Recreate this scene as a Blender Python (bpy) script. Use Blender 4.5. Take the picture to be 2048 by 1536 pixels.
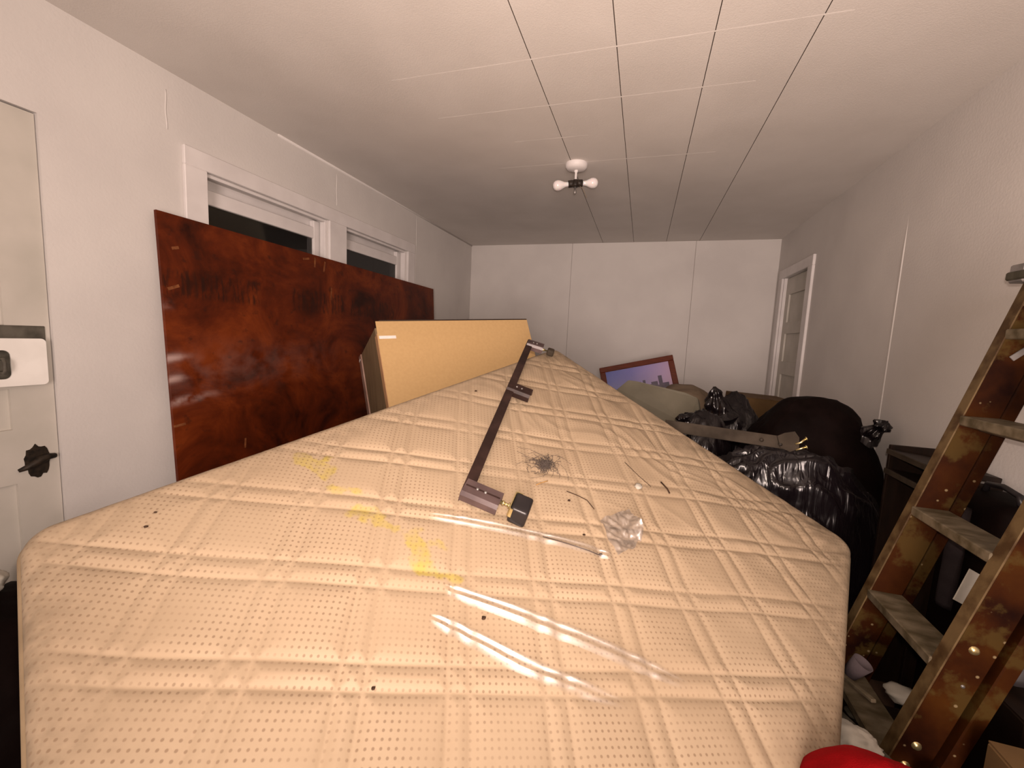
import bpy, bmesh, math, random
from mathutils import Vector, Matrix, noise

# ---------------------------------------------------------------- clear
for o in list(bpy.data.objects):
    bpy.data.objects.remove(o)
scene = bpy.context.scene
COL = scene.collection

# ---------------------------------------------------------------- camera
F_PX = 839.0
yaw, pitch, roll = math.radians(16.95), math.radians(-6.28), math.radians(-2.64)
base = Matrix(((1, 0, 0), (0, 0, 1), (0, -1, 0)))            # columns: right, down, forward
camM = Matrix.Rotation(yaw, 3, 'Z') @ Matrix.Rotation(pitch, 3, 'X') @ base @ Matrix.Rotation(roll, 3, 'Z')
cr, cd, cf = camM.col[0], camM.col[1], camM.col[2]
cam_data = bpy.data.cameras.new('camera')
cam_data.sensor_fit = 'HORIZONTAL'
cam_data.sensor_width = 36.0
cam_data.lens = F_PX / 2048.0 * 36.0
cam_data.clip_start = 0.02
cam = bpy.data.objects.new('camera', cam_data)
COL.objects.link(cam)
R3 = Matrix((cr, -cd, -cf)).transposed()
CAM = Vector((0, 0, 1.38))
cam.matrix_world = Matrix.Translation(CAM) @ R3.to_4x4()
scene.camera = cam

# ---------------------------------------------------------------- world, lights, exposure
w = bpy.data.worlds.new('night')
scene.world = w
w.use_nodes = True
w.node_tree.nodes['Background'].inputs[0].default_value = (0.02, 0.025, 0.035, 1)
w.node_tree.nodes['Background'].inputs[1].default_value = 0.3

def add_light(name, kind, loc, direction, energy, color, **kw):
    d = bpy.data.lights.new(name, kind)
    d.energy = energy
    d.color = color
    for k, v in kw.items():
        setattr(d, k, v)
    o = bpy.data.objects.new(name, d)
    COL.objects.link(o)
    o.location = loc
    o.rotation_euler = Vector(direction).to_track_quat('-Z', 'Y').to_euler()
    return o

# the phone's own lamp, a hand's breadth from its lens
add_light('phone_flash', 'SPOT', CAM + cr * 0.02 - cd * 0.05, cf - cd * 0.38, 98,
          (1.0, 0.79, 0.665), spot_size=math.radians(170), spot_blend=1.0, shadow_soft_size=0.012)
# added fill light behind the camera, an assumed source that is never seen
add_light('added_rear_fill', 'AREA', (0.30, -1.60, 1.30), (-0.08, 1, 0.14), 62,
          (1.0, 0.79, 0.705), shape='RECTANGLE', size=0.8, size_y=1.5, spread=math.radians(125))

vs = scene.view_settings
vs.view_transform = 'Standard'
vs.look = 'None'
vs.exposure = 0.0
vs.gamma = 1.0
vs.use_curve_mapping = False

# ================================================================ helpers
def setp(o, label=None, cat=None, group=None, kind=None):
    if label: o['label'] = label
    if cat: o['category'] = cat
    if group: o['group'] = group
    if kind: o['kind'] = kind
    return o

def empty(name, loc, label=None, cat=None, group=None, kind=None):
    o = bpy.data.objects.new(name, None)
    o.empty_display_size = 0.05
    COL.objects.link(o)
    o.location = loc
    o['_org'] = list(loc)
    return setp(o, label, cat, group, kind)

def org_of(parent):
    while parent is not None:
        if '_org' in parent: return Vector(parent['_org'])
        parent = parent.parent
    return Vector((0, 0, 0))

def link(name, bm, mat, parent=None, smooth=False):
    """bm is in world coordinates; top-level meshes get their origin at their base."""
    bm.normal_update()
    me = bpy.data.meshes.new(name)
    if parent is None:
        xs = [v.co.x for v in bm.verts]; ys = [v.co.y for v in bm.verts]; zs = [v.co.z for v in bm.verts]
        org = Vector(((min(xs) + max(xs)) / 2, (min(ys) + max(ys)) / 2, min(zs)))
    else:
        org = org_of(parent)
    bmesh.ops.translate(bm, verts=bm.verts, vec=-org)
    bm.to_mesh(me); bm.free()
    if smooth:
        for p in me.polygons: p.use_smooth = True
        if smooth == 'auto':
            me.set_sharp_from_angle(angle=math.radians(40))
    me.materials.append(mat)
    o = bpy.data.objects.new(name, me)
    COL.objects.link(o)
    if parent is None:
        o.location = org
        o['_org'] = list(org)
    else:
        o.parent = parent
    return o

def add_box(bm, c, half, rot=None, bevel=0.0, seg=1):
    """box centred at c with half sizes; rot is a 3x3 matrix (columns = box axes)"""
    R = rot if rot is not None else Matrix.Identity(3)
    vs_ = []
    for sx in (-1, 1):
        for sy in (-1, 1):
            for sz in (-1, 1):
                vs_.append(bm.verts.new(Vector(c) + R @ Vector((sx * half[0], sy * half[1], sz * half[2]))))
    fi = [(0, 1, 3, 2), (4, 6, 7, 5), (0, 4, 5, 1), (2, 3, 7, 6), (0, 2, 6, 4), (1, 5, 7, 3)]
    fs = [bm.faces.new([vs_[i] for i in f]) for f in fi]
    bmesh.ops.recalc_face_normals(bm, faces=fs)
    if bevel > 0:
        es = list({e for f in fs for e in f.edges})
        bmesh.ops.bevel(bm, geom=es, offset=bevel, segments=seg, affect='EDGES', profile=0.6)

def box_lim(bm, x0, x1, y0, y1, z0, z1, bevel=0.0):
    add_box(bm, ((x0 + x1) / 2, (y0 + y1) / 2, (z0 + z1) / 2), (abs(x1 - x0) / 2, abs(y1 - y0) / 2, abs(z1 - z0) / 2), None, bevel)

def frame_from(zdir, xhint=(1, 0, 0)):
    z = Vector(zdir).normalized()
    x = Vector(xhint); x = (x - z * x.dot(z))
    if x.length < 1e-4: x = Vector((0, 1, 0)); x = x - z * x.dot(z)
    x.normalize(); y = z.cross(x)
    return Matrix((x, y, z)).transposed()

def add_bar(bm, a, b, wx, wy, xhint=(1, 0, 0), bevel=0.0):
    a = Vector(a); b = Vector(b)
    add_box(bm, (a + b) / 2, (wx / 2, wy / 2, (b - a).length / 2), frame_from(b - a, xhint), bevel)

def add_tube(bm, pts, r, seg=10, closed=False, cap=True):
    pts = [Vector(p) for p in pts]
    n = len(pts); rings = []
    px = None
    for i, p in enumerate(pts):
        if closed: d = pts[(i + 1) % n] - pts[i - 1]
        else: d = pts[min(i + 1, n - 1)] - pts[max(i - 1, 0)]
        d.normalize()
        if px is None:
            px = Vector((0, 0, 1)) if abs(d.z) < 0.9 else Vector((1, 0, 0))
        px = (px - d * px.dot(d)).normalized()
        py = d.cross(px)
        rr = r[i] if isinstance(r, (list, tuple)) else r
        rings.append([bm.verts.new(p + (px * math.cos(2 * math.pi * k / seg) + py * math.sin(2 * math.pi * k / seg)) * rr) for k in range(seg)])
    m = n if closed else n - 1
    for i in range(m):
        A, B = rings[i], rings[(i + 1) % n]
        for k in range(seg):
            bm.faces.new((A[k], A[(k + 1) % seg], B[(k + 1) % seg], B[k]))
    if cap and not closed:
        bm.faces.new(rings[0][::-1]); bm.faces.new(rings[-1])

def add_lathe(bm, prof, c, zdir=(0, 0, 1), seg=28):
    M = frame_from(zdir); c = Vector(c); rings = []
    for r, h in prof:
        if r < 1e-5:
            rings.append([bm.verts.new(c + M @ Vector((0, 0, h)))])
        else:
            rings.append([bm.verts.new(c + M @ Vector((r * math.cos(2 * math.pi * k / seg), r * math.sin(2 * math.pi * k / seg), h))) for k in range(seg)])
    for A, B in zip(rings, rings[1:]):
        for k in range(seg):
            a0, a1 = A[k % len(A)], A[(k + 1) % len(A)]
            b0, b1 = B[k % len(B)], B[(k + 1) % len(B)]
            f = []
            for v in (a0, a1, b1, b0):
                if v not in f: f.append(v)
            if len(f) > 2: bm.faces.new(f)
    bmesh.ops.recalc_face_normals(bm, faces=bm.faces)

def add_prism(bm, poly, direction):
    """poly: 3-D outline, swept by the vector direction"""
    d = Vector(direction)
    a = [bm.verts.new(Vector(p)) for p in poly]
    b = [bm.verts.new(Vector(p) + d) for p in poly]
    n = len(a)
    fs = [bm.faces.new(a[::-1]), bm.faces.new(b)]
    for i in range(n):
        fs.append(bm.faces.new((a[i], a[(i + 1) % n], b[(i + 1) % n], b[i])))
    bmesh.ops.recalc_face_normals(bm, faces=fs)

def smooth(a, b_, x):
    t_ = max(0, min(1, (x - a) / (b_ - a))); return t_ * t_ * (3 - 2 * t_)

def NB(): return bmesh.new()

def quick_box(name, mat, lim, parent=None, bevel=0.0):
    bm = NB(); box_lim(bm, *lim, bevel=bevel)
    return link(name, bm, mat, parent)

# ================================================================ materials
def mat_new(name):
    m = bpy.data.materials.new(name); m.use_nodes = True
    nt = m.node_tree
    return m, nt, nt.nodes['Principled BSDF']

def node(nt, typ, **kw):
    n = nt.nodes.new(typ)
    for k, v in kw.items(): setattr(n, k, v)
    return n

def ramp(nt, stops, interp='LINEAR'):
    r = node(nt, 'ShaderNodeValToRGB')
    r.color_ramp.interpolation = interp
    el = r.color_ramp.elements
    while len(el) > 1: el.remove(el[0])
    el[0].position = stops[0][0]; el[0].color = (*stops[0][1], 1)
    for p, c in stops[1:]:
        e = el.new(p); e.color = (*c, 1)
    return r

def noise_mat(name, c1, c2, scale=4.0, rough=0.7, bump=0.1, bscale=60, spec=0.3, metal=0.0, stretch=(1, 1, 1), detail=5, lo=0.35, hi=0.65, bdist=0.002, coat=0.0, world=False):
    m, nt, p = mat_new(name)
    tc = node(nt, 'ShaderNodeTexCoord'); mp = node(nt, 'ShaderNodeMapping')
    mp.inputs['Scale'].default_value = stretch
    nt.links.new(node(nt, 'ShaderNodeNewGeometry').outputs['Position'] if world else tc.outputs['Object'], mp.inputs[0])
    nz = node(nt, 'ShaderNodeTexNoise'); nz.inputs['Scale'].default_value = scale; nz.inputs['Detail'].default_value = detail
    nt.links.new(mp.outputs[0], nz.inputs['Vector'])
    r = ramp(nt, [(lo, c1), (hi, c2)])
    nt.links.new(nz.outputs['Fac'], r.inputs[0])
    nt.links.new(r.outputs[0], p.inputs['Base Color'])
    p.inputs['Roughness'].default_value = rough
    p.inputs['Specular IOR Level'].default_value = spec
    p.inputs['Metallic'].default_value = metal
    p.inputs['Coat Weight'].default_value = coat
    if bump:
        n2 = node(nt, 'ShaderNodeTexNoise'); n2.inputs['Scale'].default_value = bscale; n2.inputs['Detail'].default_value = 4
        nt.links.new(mp.outputs[0], n2.inputs['Vector'])
        b = node(nt, 'ShaderNodeBump'); b.inputs['Strength'].default_value = bump; b.inputs['Distance'].default_value = bdist
        nt.links.new(n2.outputs['Fac'], b.inputs['Height']); nt.links.new(b.outputs[0], p.inputs['Normal'])
    return m

M = {}
M['wall'] = noise_mat('painted_wall', (0.60, 0.575, 0.555), (0.66, 0.635, 0.61), 2.2, 0.75, 0.22, 90, 0.2, bdist=0.003, world=True)
M['ceiling'] = noise_mat('painted_ceiling', (0.66, 0.625, 0.59), (0.71, 0.675, 0.64), 3.0, 0.85, 0.2, 190, 0.1, bdist=0.003, world=True)
M['ridge'] = noise_mat('ceiling_paint_ridge', (0.70, 0.665, 0.63), (0.80, 0.765, 0.73), 9, 0.85, 0, world=True)
M['white_trim'] = noise_mat('white_trim_paint', (0.66, 0.63, 0.62), (0.74, 0.71, 0.70), 6, 0.5, 0.15, 40, 0.35)
M['door_paint'] = noise_mat('old_door_paint', (0.47, 0.45, 0.40), (0.56, 0.53, 0.48), 4, 0.55, 0.25, 30, 0.3)
M['dark_gap'] = noise_mat('dark_gap', (0.13, 0.095, 0.07), (0.20, 0.15, 0.115), 8, 0.9, 0)
M['floor'] = noise_mat('dark_wood_floor', (0.05, 0.03, 0.02), (0.10, 0.06, 0.04), 6, 0.6, 0.1, 30, stretch=(6, 1, 1))
M['hasp_white'] = noise_mat('white_hasp_metal', (0.80, 0.78, 0.74), (0.88, 0.86, 0.82), 12, 0.35, 0.05, 80, 0.5)
M['hasp_black'] = noise_mat('dark_hasp_metal', (0.05, 0.045, 0.035), (0.11, 0.10, 0.08), 20, 0.6, 0.1)
M['black_hole'] = noise_mat('dark_lock_hole', (0.008, 0.006, 0.004), (0.03, 0.02, 0.012), 60, 0.6, 0.3, 80)
M['ladder_tread'] = noise_mat('paint_worn_tread', (0.06, 0.045, 0.022), (0.15, 0.12, 0.078), 14, 0.6, 0.3, 60, stretch=(1, 2, 2))
M['steel'] = noise_mat('dull_steel', (0.20, 0.19, 0.18), (0.30, 0.28, 0.27), 20, 0.45, 0.05, metal=0.6)
M['bed_steel'] = noise_mat('dark_brown_bed_steel', (0.022, 0.012, 0.010), (0.045, 0.024, 0.020), 14, 0.40, 0.05, 80, 0.18, lo=0.4, hi=0.7)
M['clamp_steel'] = noise_mat('brown_clamp_steel', (0.060, 0.038, 0.038), (0.095, 0.062, 0.060), 14, 0.28, 0.03, 80, 0.6)
M['brass'] = noise_mat('yellow_zinc', (0.62, 0.50, 0.24), (0.75, 0.63, 0.33), 30, 0.28, 0.02, metal=0.9)
M['black_plastic'] = noise_mat('black_plastic_glide', (0.012, 0.010, 0.011), (0.022, 0.018, 0.019), 10, 0.35, 0.03, 60, 0.4)
M['beige_steel'] = noise_mat('dusty_beige_steel', (0.028, 0.0215, 0.0155), (0.055, 0.043, 0.032), 12, 0.6, 0.05, 60, 0.06)
M['fibreboard'] = noise_mat('tan_fibreboard', (0.56, 0.368, 0.168), (0.59, 0.392, 0.182), 60, 0.6, 0.08, 200, 0.25)
M['cab_side'] = noise_mat('cabinet_side_laminate', (0.19, 0.135, 0.078), (0.25, 0.18, 0.105), 5, 0.6, 0.05, stretch=(8, 8, 1), spec=0.1)
M['cab_edge'] = noise_mat('cabinet_edge_wood', (0.52, 0.30, 0.15), (0.62, 0.38, 0.21), 9, 0.55, 0.05, stretch=(6, 6, 1))
M['cab_edge2'] = noise_mat('cabinet_front_edge', (0.28, 0.17, 0.13), (0.44, 0.30, 0.25), 7, 0.5, 0.05)
M['white_mark'] = noise_mat('white_paint_mark', (0.82, 0.78, 0.75), (0.9, 0.86, 0.82), 30, 0.6, 0)
M['dark_top'] = noise_mat('cabinet_dark_top', (0.03, 0.02, 0.015), (0.05, 0.03, 0.02), 5, 0.6, 0)
M['frame_wood'] = noise_mat('reddish_frame_wood', (0.085, 0.014, 0.003), (0.13, 0.023, 0.005), 14, 0.45, 0.04, stretch=(1, 1, 8), spec=0.25)
M['grey_board'] = noise_mat('grey_green_foam', (0.155, 0.142, 0.104), (0.205, 0.188, 0.14), 5, 0.7, 0.05)
M['cardboard'] = noise_mat('brown_cardboard', (0.095, 0.054, 0.019), (0.14, 0.08, 0.031), 6, 0.8, 0.05)
M['tan_cloth'] = noise_mat('tan_blanket', (0.17, 0.125, 0.085), (0.23, 0.175, 0.12), 8, 0.9, 0.3, 200)
M['red_cloth'] = noise_mat('red_fleece', (0.24, 0.0016, 0.0035), (0.33, 0.003, 0.006), 9, 0.95, 0.5, 400, 0.1)
M['dark_cloth'] = noise_mat('dark_brown_cloth', (0.0035, 0.0018, 0.0015), (0.007, 0.0035, 0.003), 8, 0.7, 0.3, 60, 0.05)
M['grey_cloth'] = noise_mat('mauve_grey_cloth', (0.055, 0.043, 0.046), (0.09, 0.072, 0.076), 8, 0.9, 0.3, 120, 0.1)
M['paper'] = noise_mat('off_white_paper', (0.36, 0.34, 0.29), (0.50, 0.47, 0.41), 8, 0.8, 0.2, 30)
M['old_board'] = noise_mat('grey_weathered_board', (0.040, 0.036, 0.024), (0.085, 0.076, 0.056), 7, 0.7, 0.2, 40, stretch=(1, 6, 1))
M['scar'] = noise_mat('pale_splinter_wood', (0.13, 0.036, 0.010), (0.24, 0.085, 0.028), 60, 0.7, 0)
M['brown_wood'] = noise_mat('dark_brown_wood', (0.007, 0.003, 0.0015), (0.016, 0.007, 0.003), 6, 0.5, 0.1, 40, stretch=(6, 1, 1))
M['crumb'] = noise_mat('dark_crumb', (0.025, 0.013, 0.008), (0.06, 0.03, 0.015), 200, 0.9, 0)
M['dry_leaf'] = noise_mat('dry_leaf', (0.30, 0.16, 0.05), (0.45, 0.27, 0.10), 200, 0.8, 0)
M['dust'] = noise_mat('grey_dust_fluff', (0.05, 0.038, 0.032), (0.11, 0.088, 0.075), 300, 1.0, 0)
M['socket'] = noise_mat('dark_socket', (0.012, 0.008, 0.006), (0.03, 0.022, 0.016), 60, 0.5, 0.1)
M['piping'] = noise_mat('mattress_piping', (0.20, 0.145, 0.085), (0.27, 0.20, 0.12), 12, 0.7, 0.1)
M['band'] = noise_mat('mattress_side_band', (0.11, 0.085, 0.055), (0.17, 0.13, 0.09), 9, 0.7, 0.3, 60)

def bag_material(name, rough, bstr):
    m, nt, p = mat_new(name)
    p.inputs['Base Color'].default_value = (0.006, 0.004, 0.005, 1)
    p.inputs['Roughness'].default_value = rough
    p.inputs['Specular IOR Level'].default_value = 0.5
    tc = node(nt, 'ShaderNodeTexCoord')
    n1 = node(nt, 'ShaderNodeTexNoise'); n1.inputs['Scale'].default_value = 13; n1.inputs['Detail'].default_value = 2; n1.inputs['Distortion'].default_value = 0.8
    mp = node(nt, 'ShaderNodeMapping'); mp.inputs['Scale'].default_value = (2.4, 2.4, 0.28); mp.inputs['Rotation'].default_value = (0.0, 0.55, 0.2)
    nt.links.new(tc.outputs['Object'], mp.inputs[0]); nt.links.new(mp.outputs[0], n1.inputs['Vector'])
    b = node(nt, 'ShaderNodeBump'); b.inputs['Strength'].default_value = bstr; b.inputs['Distance'].default_value = 0.012
    nt.links.new(n1.outputs['Fac'], b.inputs['Height']); nt.links.new(b.outputs[0], p.inputs['Normal'])
    return m
M['bag'] = bag_material('black_bin_bag_plastic', 0.22, 0.6)

def glass_like(name, tint, rough, refl, base=0.02, fade=False):
    m, nt, p = mat_new(name)
    nt.nodes.remove(p)
    out = nt.nodes['Material Output']
    tr = node(nt, 'ShaderNodeBsdfTransparent'); tr.inputs[0].default_value = (*tint, 1)
    gl = node(nt, 'ShaderNodeBsdfGlossy'); gl.inputs['Roughness'].default_value = rough
    fr = node(nt, 'ShaderNodeFresnel'); fr.inputs[0].default_value = 1.45
    mm = node(nt, 'ShaderNodeMath', operation='MULTIPLY_ADD'); mm.inputs[1].default_value = refl; mm.inputs[2].default_value = base
    mx = node(nt, 'ShaderNodeMixShader')
    nt.links.new(fr.outputs[0], mm.inputs[0])
    fac = mm.outputs[0]
    if fade:
        at_ = node(nt, 'ShaderNodeAttribute', attribute_name='film')
        m2 = node(nt, 'ShaderNodeMath', operation='MULTIPLY')
        nt.links.new(fac, m2.inputs[0]); nt.links.new(at_.outputs['Fac'], m2.inputs[1]); fac = m2.outputs[0]
    nt.links.new(fac, mx.inputs[0])
    nt.links.new(tr.outputs[0], mx.inputs[1]); nt.links.new(gl.outputs[0], mx.inputs[2])
    nt.links.new(mx.outputs[0], out.inputs[0])
    return m
M['film'] = glass_like('clear_plastic_film', (1, 1, 1), 0.34, 0.0, 0.20, True)
M['film_scrap'] = glass_like('hazy_plastic_scrap', (0.98, 0.97, 0.98), 0.34, 0.2, 0.34)
M['pane'] = glass_like('window_glass', (0.55, 0.55, 0.5), 0.03, 1.0)
M['picture_glass'] = glass_like('picture_glass', (0.97, 0.97, 0.97), 0.05, 0.6)
M['night_board'] = noise_mat('night_dark_board', (0.10, 0.062, 0.020), (0.16, 0.105, 0.040), 3, 0.8, 0.1, 30)

m, nt, p = mat_new('frosted_bulb_glass')
p.inputs['Base Color'].default_value = (0.78, 0.74, 0.74, 1); p.inputs['Roughness'].default_value = 0.12
p.inputs['Subsurface Weight'].default_value = 0.3; p.inputs['Coat Weight'].default_value = 0.6; p.inputs['Coat Roughness'].default_value = 0.05
M['bulb'] = m

# stained plywood
m, nt, p = mat_new('red_brown_plywood')
tc = node(nt, 'ShaderNodeTexCoord'); mp = node(nt, 'ShaderNodeMapping'); mp.inputs['Scale'].default_value = (1, 0.8, 1.0)
nt.links.new(tc.outputs['Object'], mp.inputs[0])
n1 = node(nt, 'ShaderNodeTexNoise'); n1.inputs['Scale'].default_value = 3.2; n1.inputs['Detail'].default_value = 8; n1.inputs['Roughness'].default_value = 0.68; n1.inputs['Distortion'].default_value = 0.6
nt.links.new(mp.outputs[0], n1.inputs['Vector'])
r1 = ramp(nt, [(0.34, (0.022, 0.0035, 0.0008)), (0.5, (0.090, 0.0135, 0.002)), (0.66, (0.175, 0.032, 0.005))])
nt.links.new(n1.outputs['Fac'], r1.inputs[0])
n2 = node(nt, 'ShaderNodeTexNoise'); n2.inputs['Scale'].default_value = 22; n2.inputs['Detail'].default_value = 4
nt.links.new(mp.outputs[0], n2.inputs['Vector'])
r2 = ramp(nt, [(0.62, (0, 0, 0)), (0.72, (1, 1, 1))])
nt.links.new(n2.outputs['Fac'], r2.inputs[0])
mx1 = node(nt, 'ShaderNodeMixRGB'); mx1.inputs[2].default_value = (0.03, 0.007, 0.003, 1)
ml = node(nt, 'ShaderNodeMath', operation='MULTIPLY'); ml.inputs[1].default_value = 0.6
nt.links.new(r2.outputs[0], ml.inputs[0]); nt.links.new(ml.outputs[0], mx1.inputs[0]); nt.links.new(r1.outputs[0], mx1.inputs[1])
# faded stamped ink: attribute 'ink'; pale paint rubs: attribute 'rub'
at = node(nt, 'ShaderNodeAttribute', attribute_name='ink')
n3 = node(nt, 'ShaderNodeTexNoise'); n3.inputs['Scale'].default_value = 40; n3.inputs['Detail'].default_value = 3
mp3 = node(nt, 'ShaderNodeMapping'); mp3.inputs['Scale'].default_value = (1, 1.5, 0.35)
nt.links.new(tc.outputs['Object'], mp3.inputs[0]); nt.links.new(mp3.outputs[0], n3.inputs['Vector'])
r3 = ramp(nt, [(0.45, (0, 0, 0)), (0.56, (1, 1, 1))])
nt.links.new(n3.outputs['Fac'], r3.inputs[0])
ml3 = node(nt, 'ShaderNodeMath', operation='MULTIPLY')
nt.links.new(r3.outputs[0], ml3.inputs[0]); nt.links.new(at.outputs['Fac'], ml3.inputs[1])
mx2 = node(nt, 'ShaderNodeMixRGB'); mx2.inputs[2].default_value = (0.020, 0.006, 0.003, 1)
nt.links.new(ml3.outputs[0], mx2.inputs[0]); nt.links.new(mx1.outputs[0], mx2.inputs[1])
at2 = node(nt, 'ShaderNodeAttribute', attribute_name='rub')
n4 = node(nt, 'ShaderNodeTexNoise'); n4.inputs['Scale'].default_value = 14; n4.inputs['Detail'].default_value = 5
nt.links.new(mp.outputs[0], n4.inputs['Vector'])
r4 = ramp(nt, [(0.35, (0, 0, 0)), (0.6, (1, 1, 1))]); nt.links.new(n4.outputs['Fac'], r4.inputs[0])
ml4 = node(nt, 'ShaderNodeMath', operation='MULTIPLY'); nt.links.new(r4.outputs[0], ml4.inputs[0]); nt.links.new(at2.outputs['Fac'], ml4.inputs[1])
mx3 = node(nt, 'ShaderNodeMixRGB'); mx3.inputs[2].default_value = (0.50, 0.36, 0.33, 1)
nt.links.new(ml4.outputs[0], mx3.inputs[0]); nt.links.new(mx2.outputs[0], mx3.inputs[1])
nt.links.new(mx3.outputs[0], p.inputs['Base Color'])
p.inputs['Roughness'].default_value = 0.5; p.inputs['Specular IOR Level'].default_value = 0.2
b = node(nt, 'ShaderNodeBump'); b.inputs['Strength'].default_value = 0.15; b.inputs['Distance'].default_value = 0.003
nt.links.new(n2.outputs['Fac'], b.inputs['Height']); nt.links.new(b.outputs[0], p.inputs['Normal'])
M['plywood'] = m

# ladder: brown varnished wood under splashes of old paint
m, nt, p = mat_new('paint_splashed_ladder_wood')
tc = node(nt, 'ShaderNodeTexCoord')
n1 = node(nt, 'ShaderNodeTexNoise'); n1.inputs['Scale'].default_value = 6; n1.inputs['Detail'].default_value = 6
nt.links.new(tc.outputs['Object'], n1.inputs['Vector'])
r1 = ramp(nt, [(0.36, (0.008, 0.0012, 0.0002)), (0.52, (0.030, 0.0075, 0.0008)), (0.75, (0.056, 0.019, 0.002))]); nt.links.new(n1.outputs['Fac'], r1.inputs[0])
n2 = node(nt, 'ShaderNodeTexNoise'); n2.inputs['Scale'].default_value = 9; n2.inputs['Detail'].default_value = 7; n2.inputs['Roughness'].default_value = 0.6
nt.links.new(tc.outputs['Object'], n2.inputs['Vector'])
r2 = ramp(nt, [(0.55, (0, 0, 0)), (0.62, (1, 1, 1))]); nt.links.new(n2.outputs['Fac'], r2.inputs[0])
mx = node(nt, 'ShaderNodeMixRGB'); mx.inputs[2].default_value = (0.062, 0.039, 0.010, 1)
ml = node(nt, 'ShaderNodeMath', operation='MULTIPLY'); ml.inputs[1].default_value = 0.7
nt.links.new(r2.outputs[0], ml.inputs[0]); nt.links.new(ml.outputs[0], mx.inputs[0]); nt.links.new(r1.outputs[0], mx.inputs[1])
vo = node(nt, 'ShaderNodeTexVoronoi'); vo.inputs['Scale'].default_value = 26; nt.links.new(tc.outputs['Object'], vo.inputs['Vector'])
r3 = ramp(nt, [(0.07, (1, 1, 1)), (0.12, (0, 0, 0))]); nt.links.new(vo.outputs['Distance'], r3.inputs[0])
mx2 = node(nt, 'ShaderNodeMixRGB'); mx2.inputs[2].default_value = (0.20, 0.15, 0.08, 1)
nt.links.new(r3.outputs[0], mx2.inputs[0]); nt.links.new(mx.outputs[0], mx2.inputs[1])
nt.links.new(mx2.outputs[0], p.inputs['Base Color']); p.inputs['Roughness'].default_value = 0.6; p.inputs['Specular IOR Level'].default_value = 0.08
b = node(nt, 'ShaderNodeBump'); b.inputs['Strength'].default_value = 0.4; b.inputs['Distance'].default_value = 0.003
nt.links.new(n2.outputs['Fac'], b.inputs['Height']); nt.links.new(b.outputs[0], p.inputs['Normal'])
M['ladder_wood'] = m
M['ladder_edge'] = noise_mat('paint_rubbed_rail_edge', (0.050, 0.025, 0.0075), (0.12, 0.078, 0.033), 16, 0.55, 0.3, 60, lo=0.4, hi=0.6)

# quilted ticking: printed pin dots on a square grid, yellow marks, grime
m, nt, p = mat_new('dotted_quilted_ticking')
uvn = node(nt, 'ShaderNodeUVMap', uv_map='quilt')
sc = node(nt, 'ShaderNodeVectorMath', operation='SCALE'); sc.inputs['Scale'].default_value = 1 / 0.0127
fr = node(nt, 'ShaderNodeVectorMath', operation='FRACTION')
sb = node(nt, 'ShaderNodeVectorMath', operation='SUBTRACT'); sb.inputs[1].default_value = (0.5, 0.5, 0)
ln = node(nt, 'ShaderNodeVectorMath', operation='LENGTH')
nt.links.new(uvn.outputs[0], sc.inputs[0]); nt.links.new(sc.outputs[0], fr.inputs[0]); nt.links.new(fr.outputs[0], sb.inputs[0]); nt.links.new(sb.outputs[0], ln.inputs[0])
mr = node(nt, 'ShaderNodeMapRange'); mr.inputs[1].default_value = 0.14; mr.inputs[2].default_value = 0.25; mr.inputs[3].default_value = 1; mr.inputs[4].default_value = 0
nt.links.new(ln.outputs['Value'], mr.inputs[0])
nf = node(nt, 'ShaderNodeTexNoise'); nf.inputs['Scale'].default_value = 7; nf.inputs['Detail'].default_value = 3
nt.links.new(uvn.outputs[0], nf.inputs['Vector'])
mrf = node(nt, 'ShaderNodeMapRange'); mrf.inputs[1].default_value = 0.38; mrf.inputs[2].default_value = 0.6; mrf.inputs[3].default_value = 0.22; mrf.inputs[4].default_value = 0.62
nt.links.new(nf.outputs['Fac'], mrf.inputs[0])
md = node(nt, 'ShaderNodeMath', operation='MULTIPLY'); nt.links.new(mr.outputs[0], md.inputs[0]); nt.links.new(mrf.outputs[0], md.inputs[1])
nb = node(nt, 'ShaderNodeTexNoise'); nb.inputs['Scale'].default_value = 3.5; nb.inputs['Detail'].default_value = 4
nt.links.new(uvn.outputs[0], nb.inputs['Vector'])
rb = ramp(nt, [(0.35, (0.378, 0.286, 0.190)), (0.65, (0.418, 0.322, 0.218))]); nt.links.new(nb.outputs['Fac'], rb.inputs[0])
a1 = node(nt, 'ShaderNodeAttribute', attribute_name='stain')
a2 = node(nt, 'ShaderNodeAttribute', attribute_name='grime')
ns = node(nt, 'ShaderNodeTexNoise'); ns.inputs['Scale'].default_value = 30; ns.inputs['Detail'].default_value = 4
nt.links.new(uvn.outputs[0], ns.inputs['Vector'])
rs_ = ramp(nt, [(0.3, (0.25, 0.25, 0.25)), (0.65, (1, 1, 1))]); nt.links.new(ns.outputs['Fac'], rs_.inputs[0])
ms = node(nt, 'ShaderNodeMath', operation='MULTIPLY'); nt.links.new(a1.outputs['Fac'], ms.inputs[0]); nt.links.new(rs_.outputs[0], ms.inputs[1])
mg = node(nt, 'ShaderNodeMath', operation='MULTIPLY'); nt.links.new(a2.outputs['Fac'], mg.inputs[0]); nt.links.new(rs_.outputs[0], mg.inputs[1])
x1 = node(nt, 'ShaderNodeMixRGB'); x1.inputs[2].default_value = (0.42, 0.33, 0.055, 1)
nt.links.new(ms.outputs[0], x1.inputs[0]); nt.links.new(rb.outputs[0], x1.inputs[1])
x2 = node(nt, 'ShaderNodeMixRGB'); x2.inputs[2].default_value = (0.13, 0.10, 0.065, 1)
nt.links.new(mg.outputs[0], x2.inputs[0]); nt.links.new(x1.outputs[0], x2.inputs[1])
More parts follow.
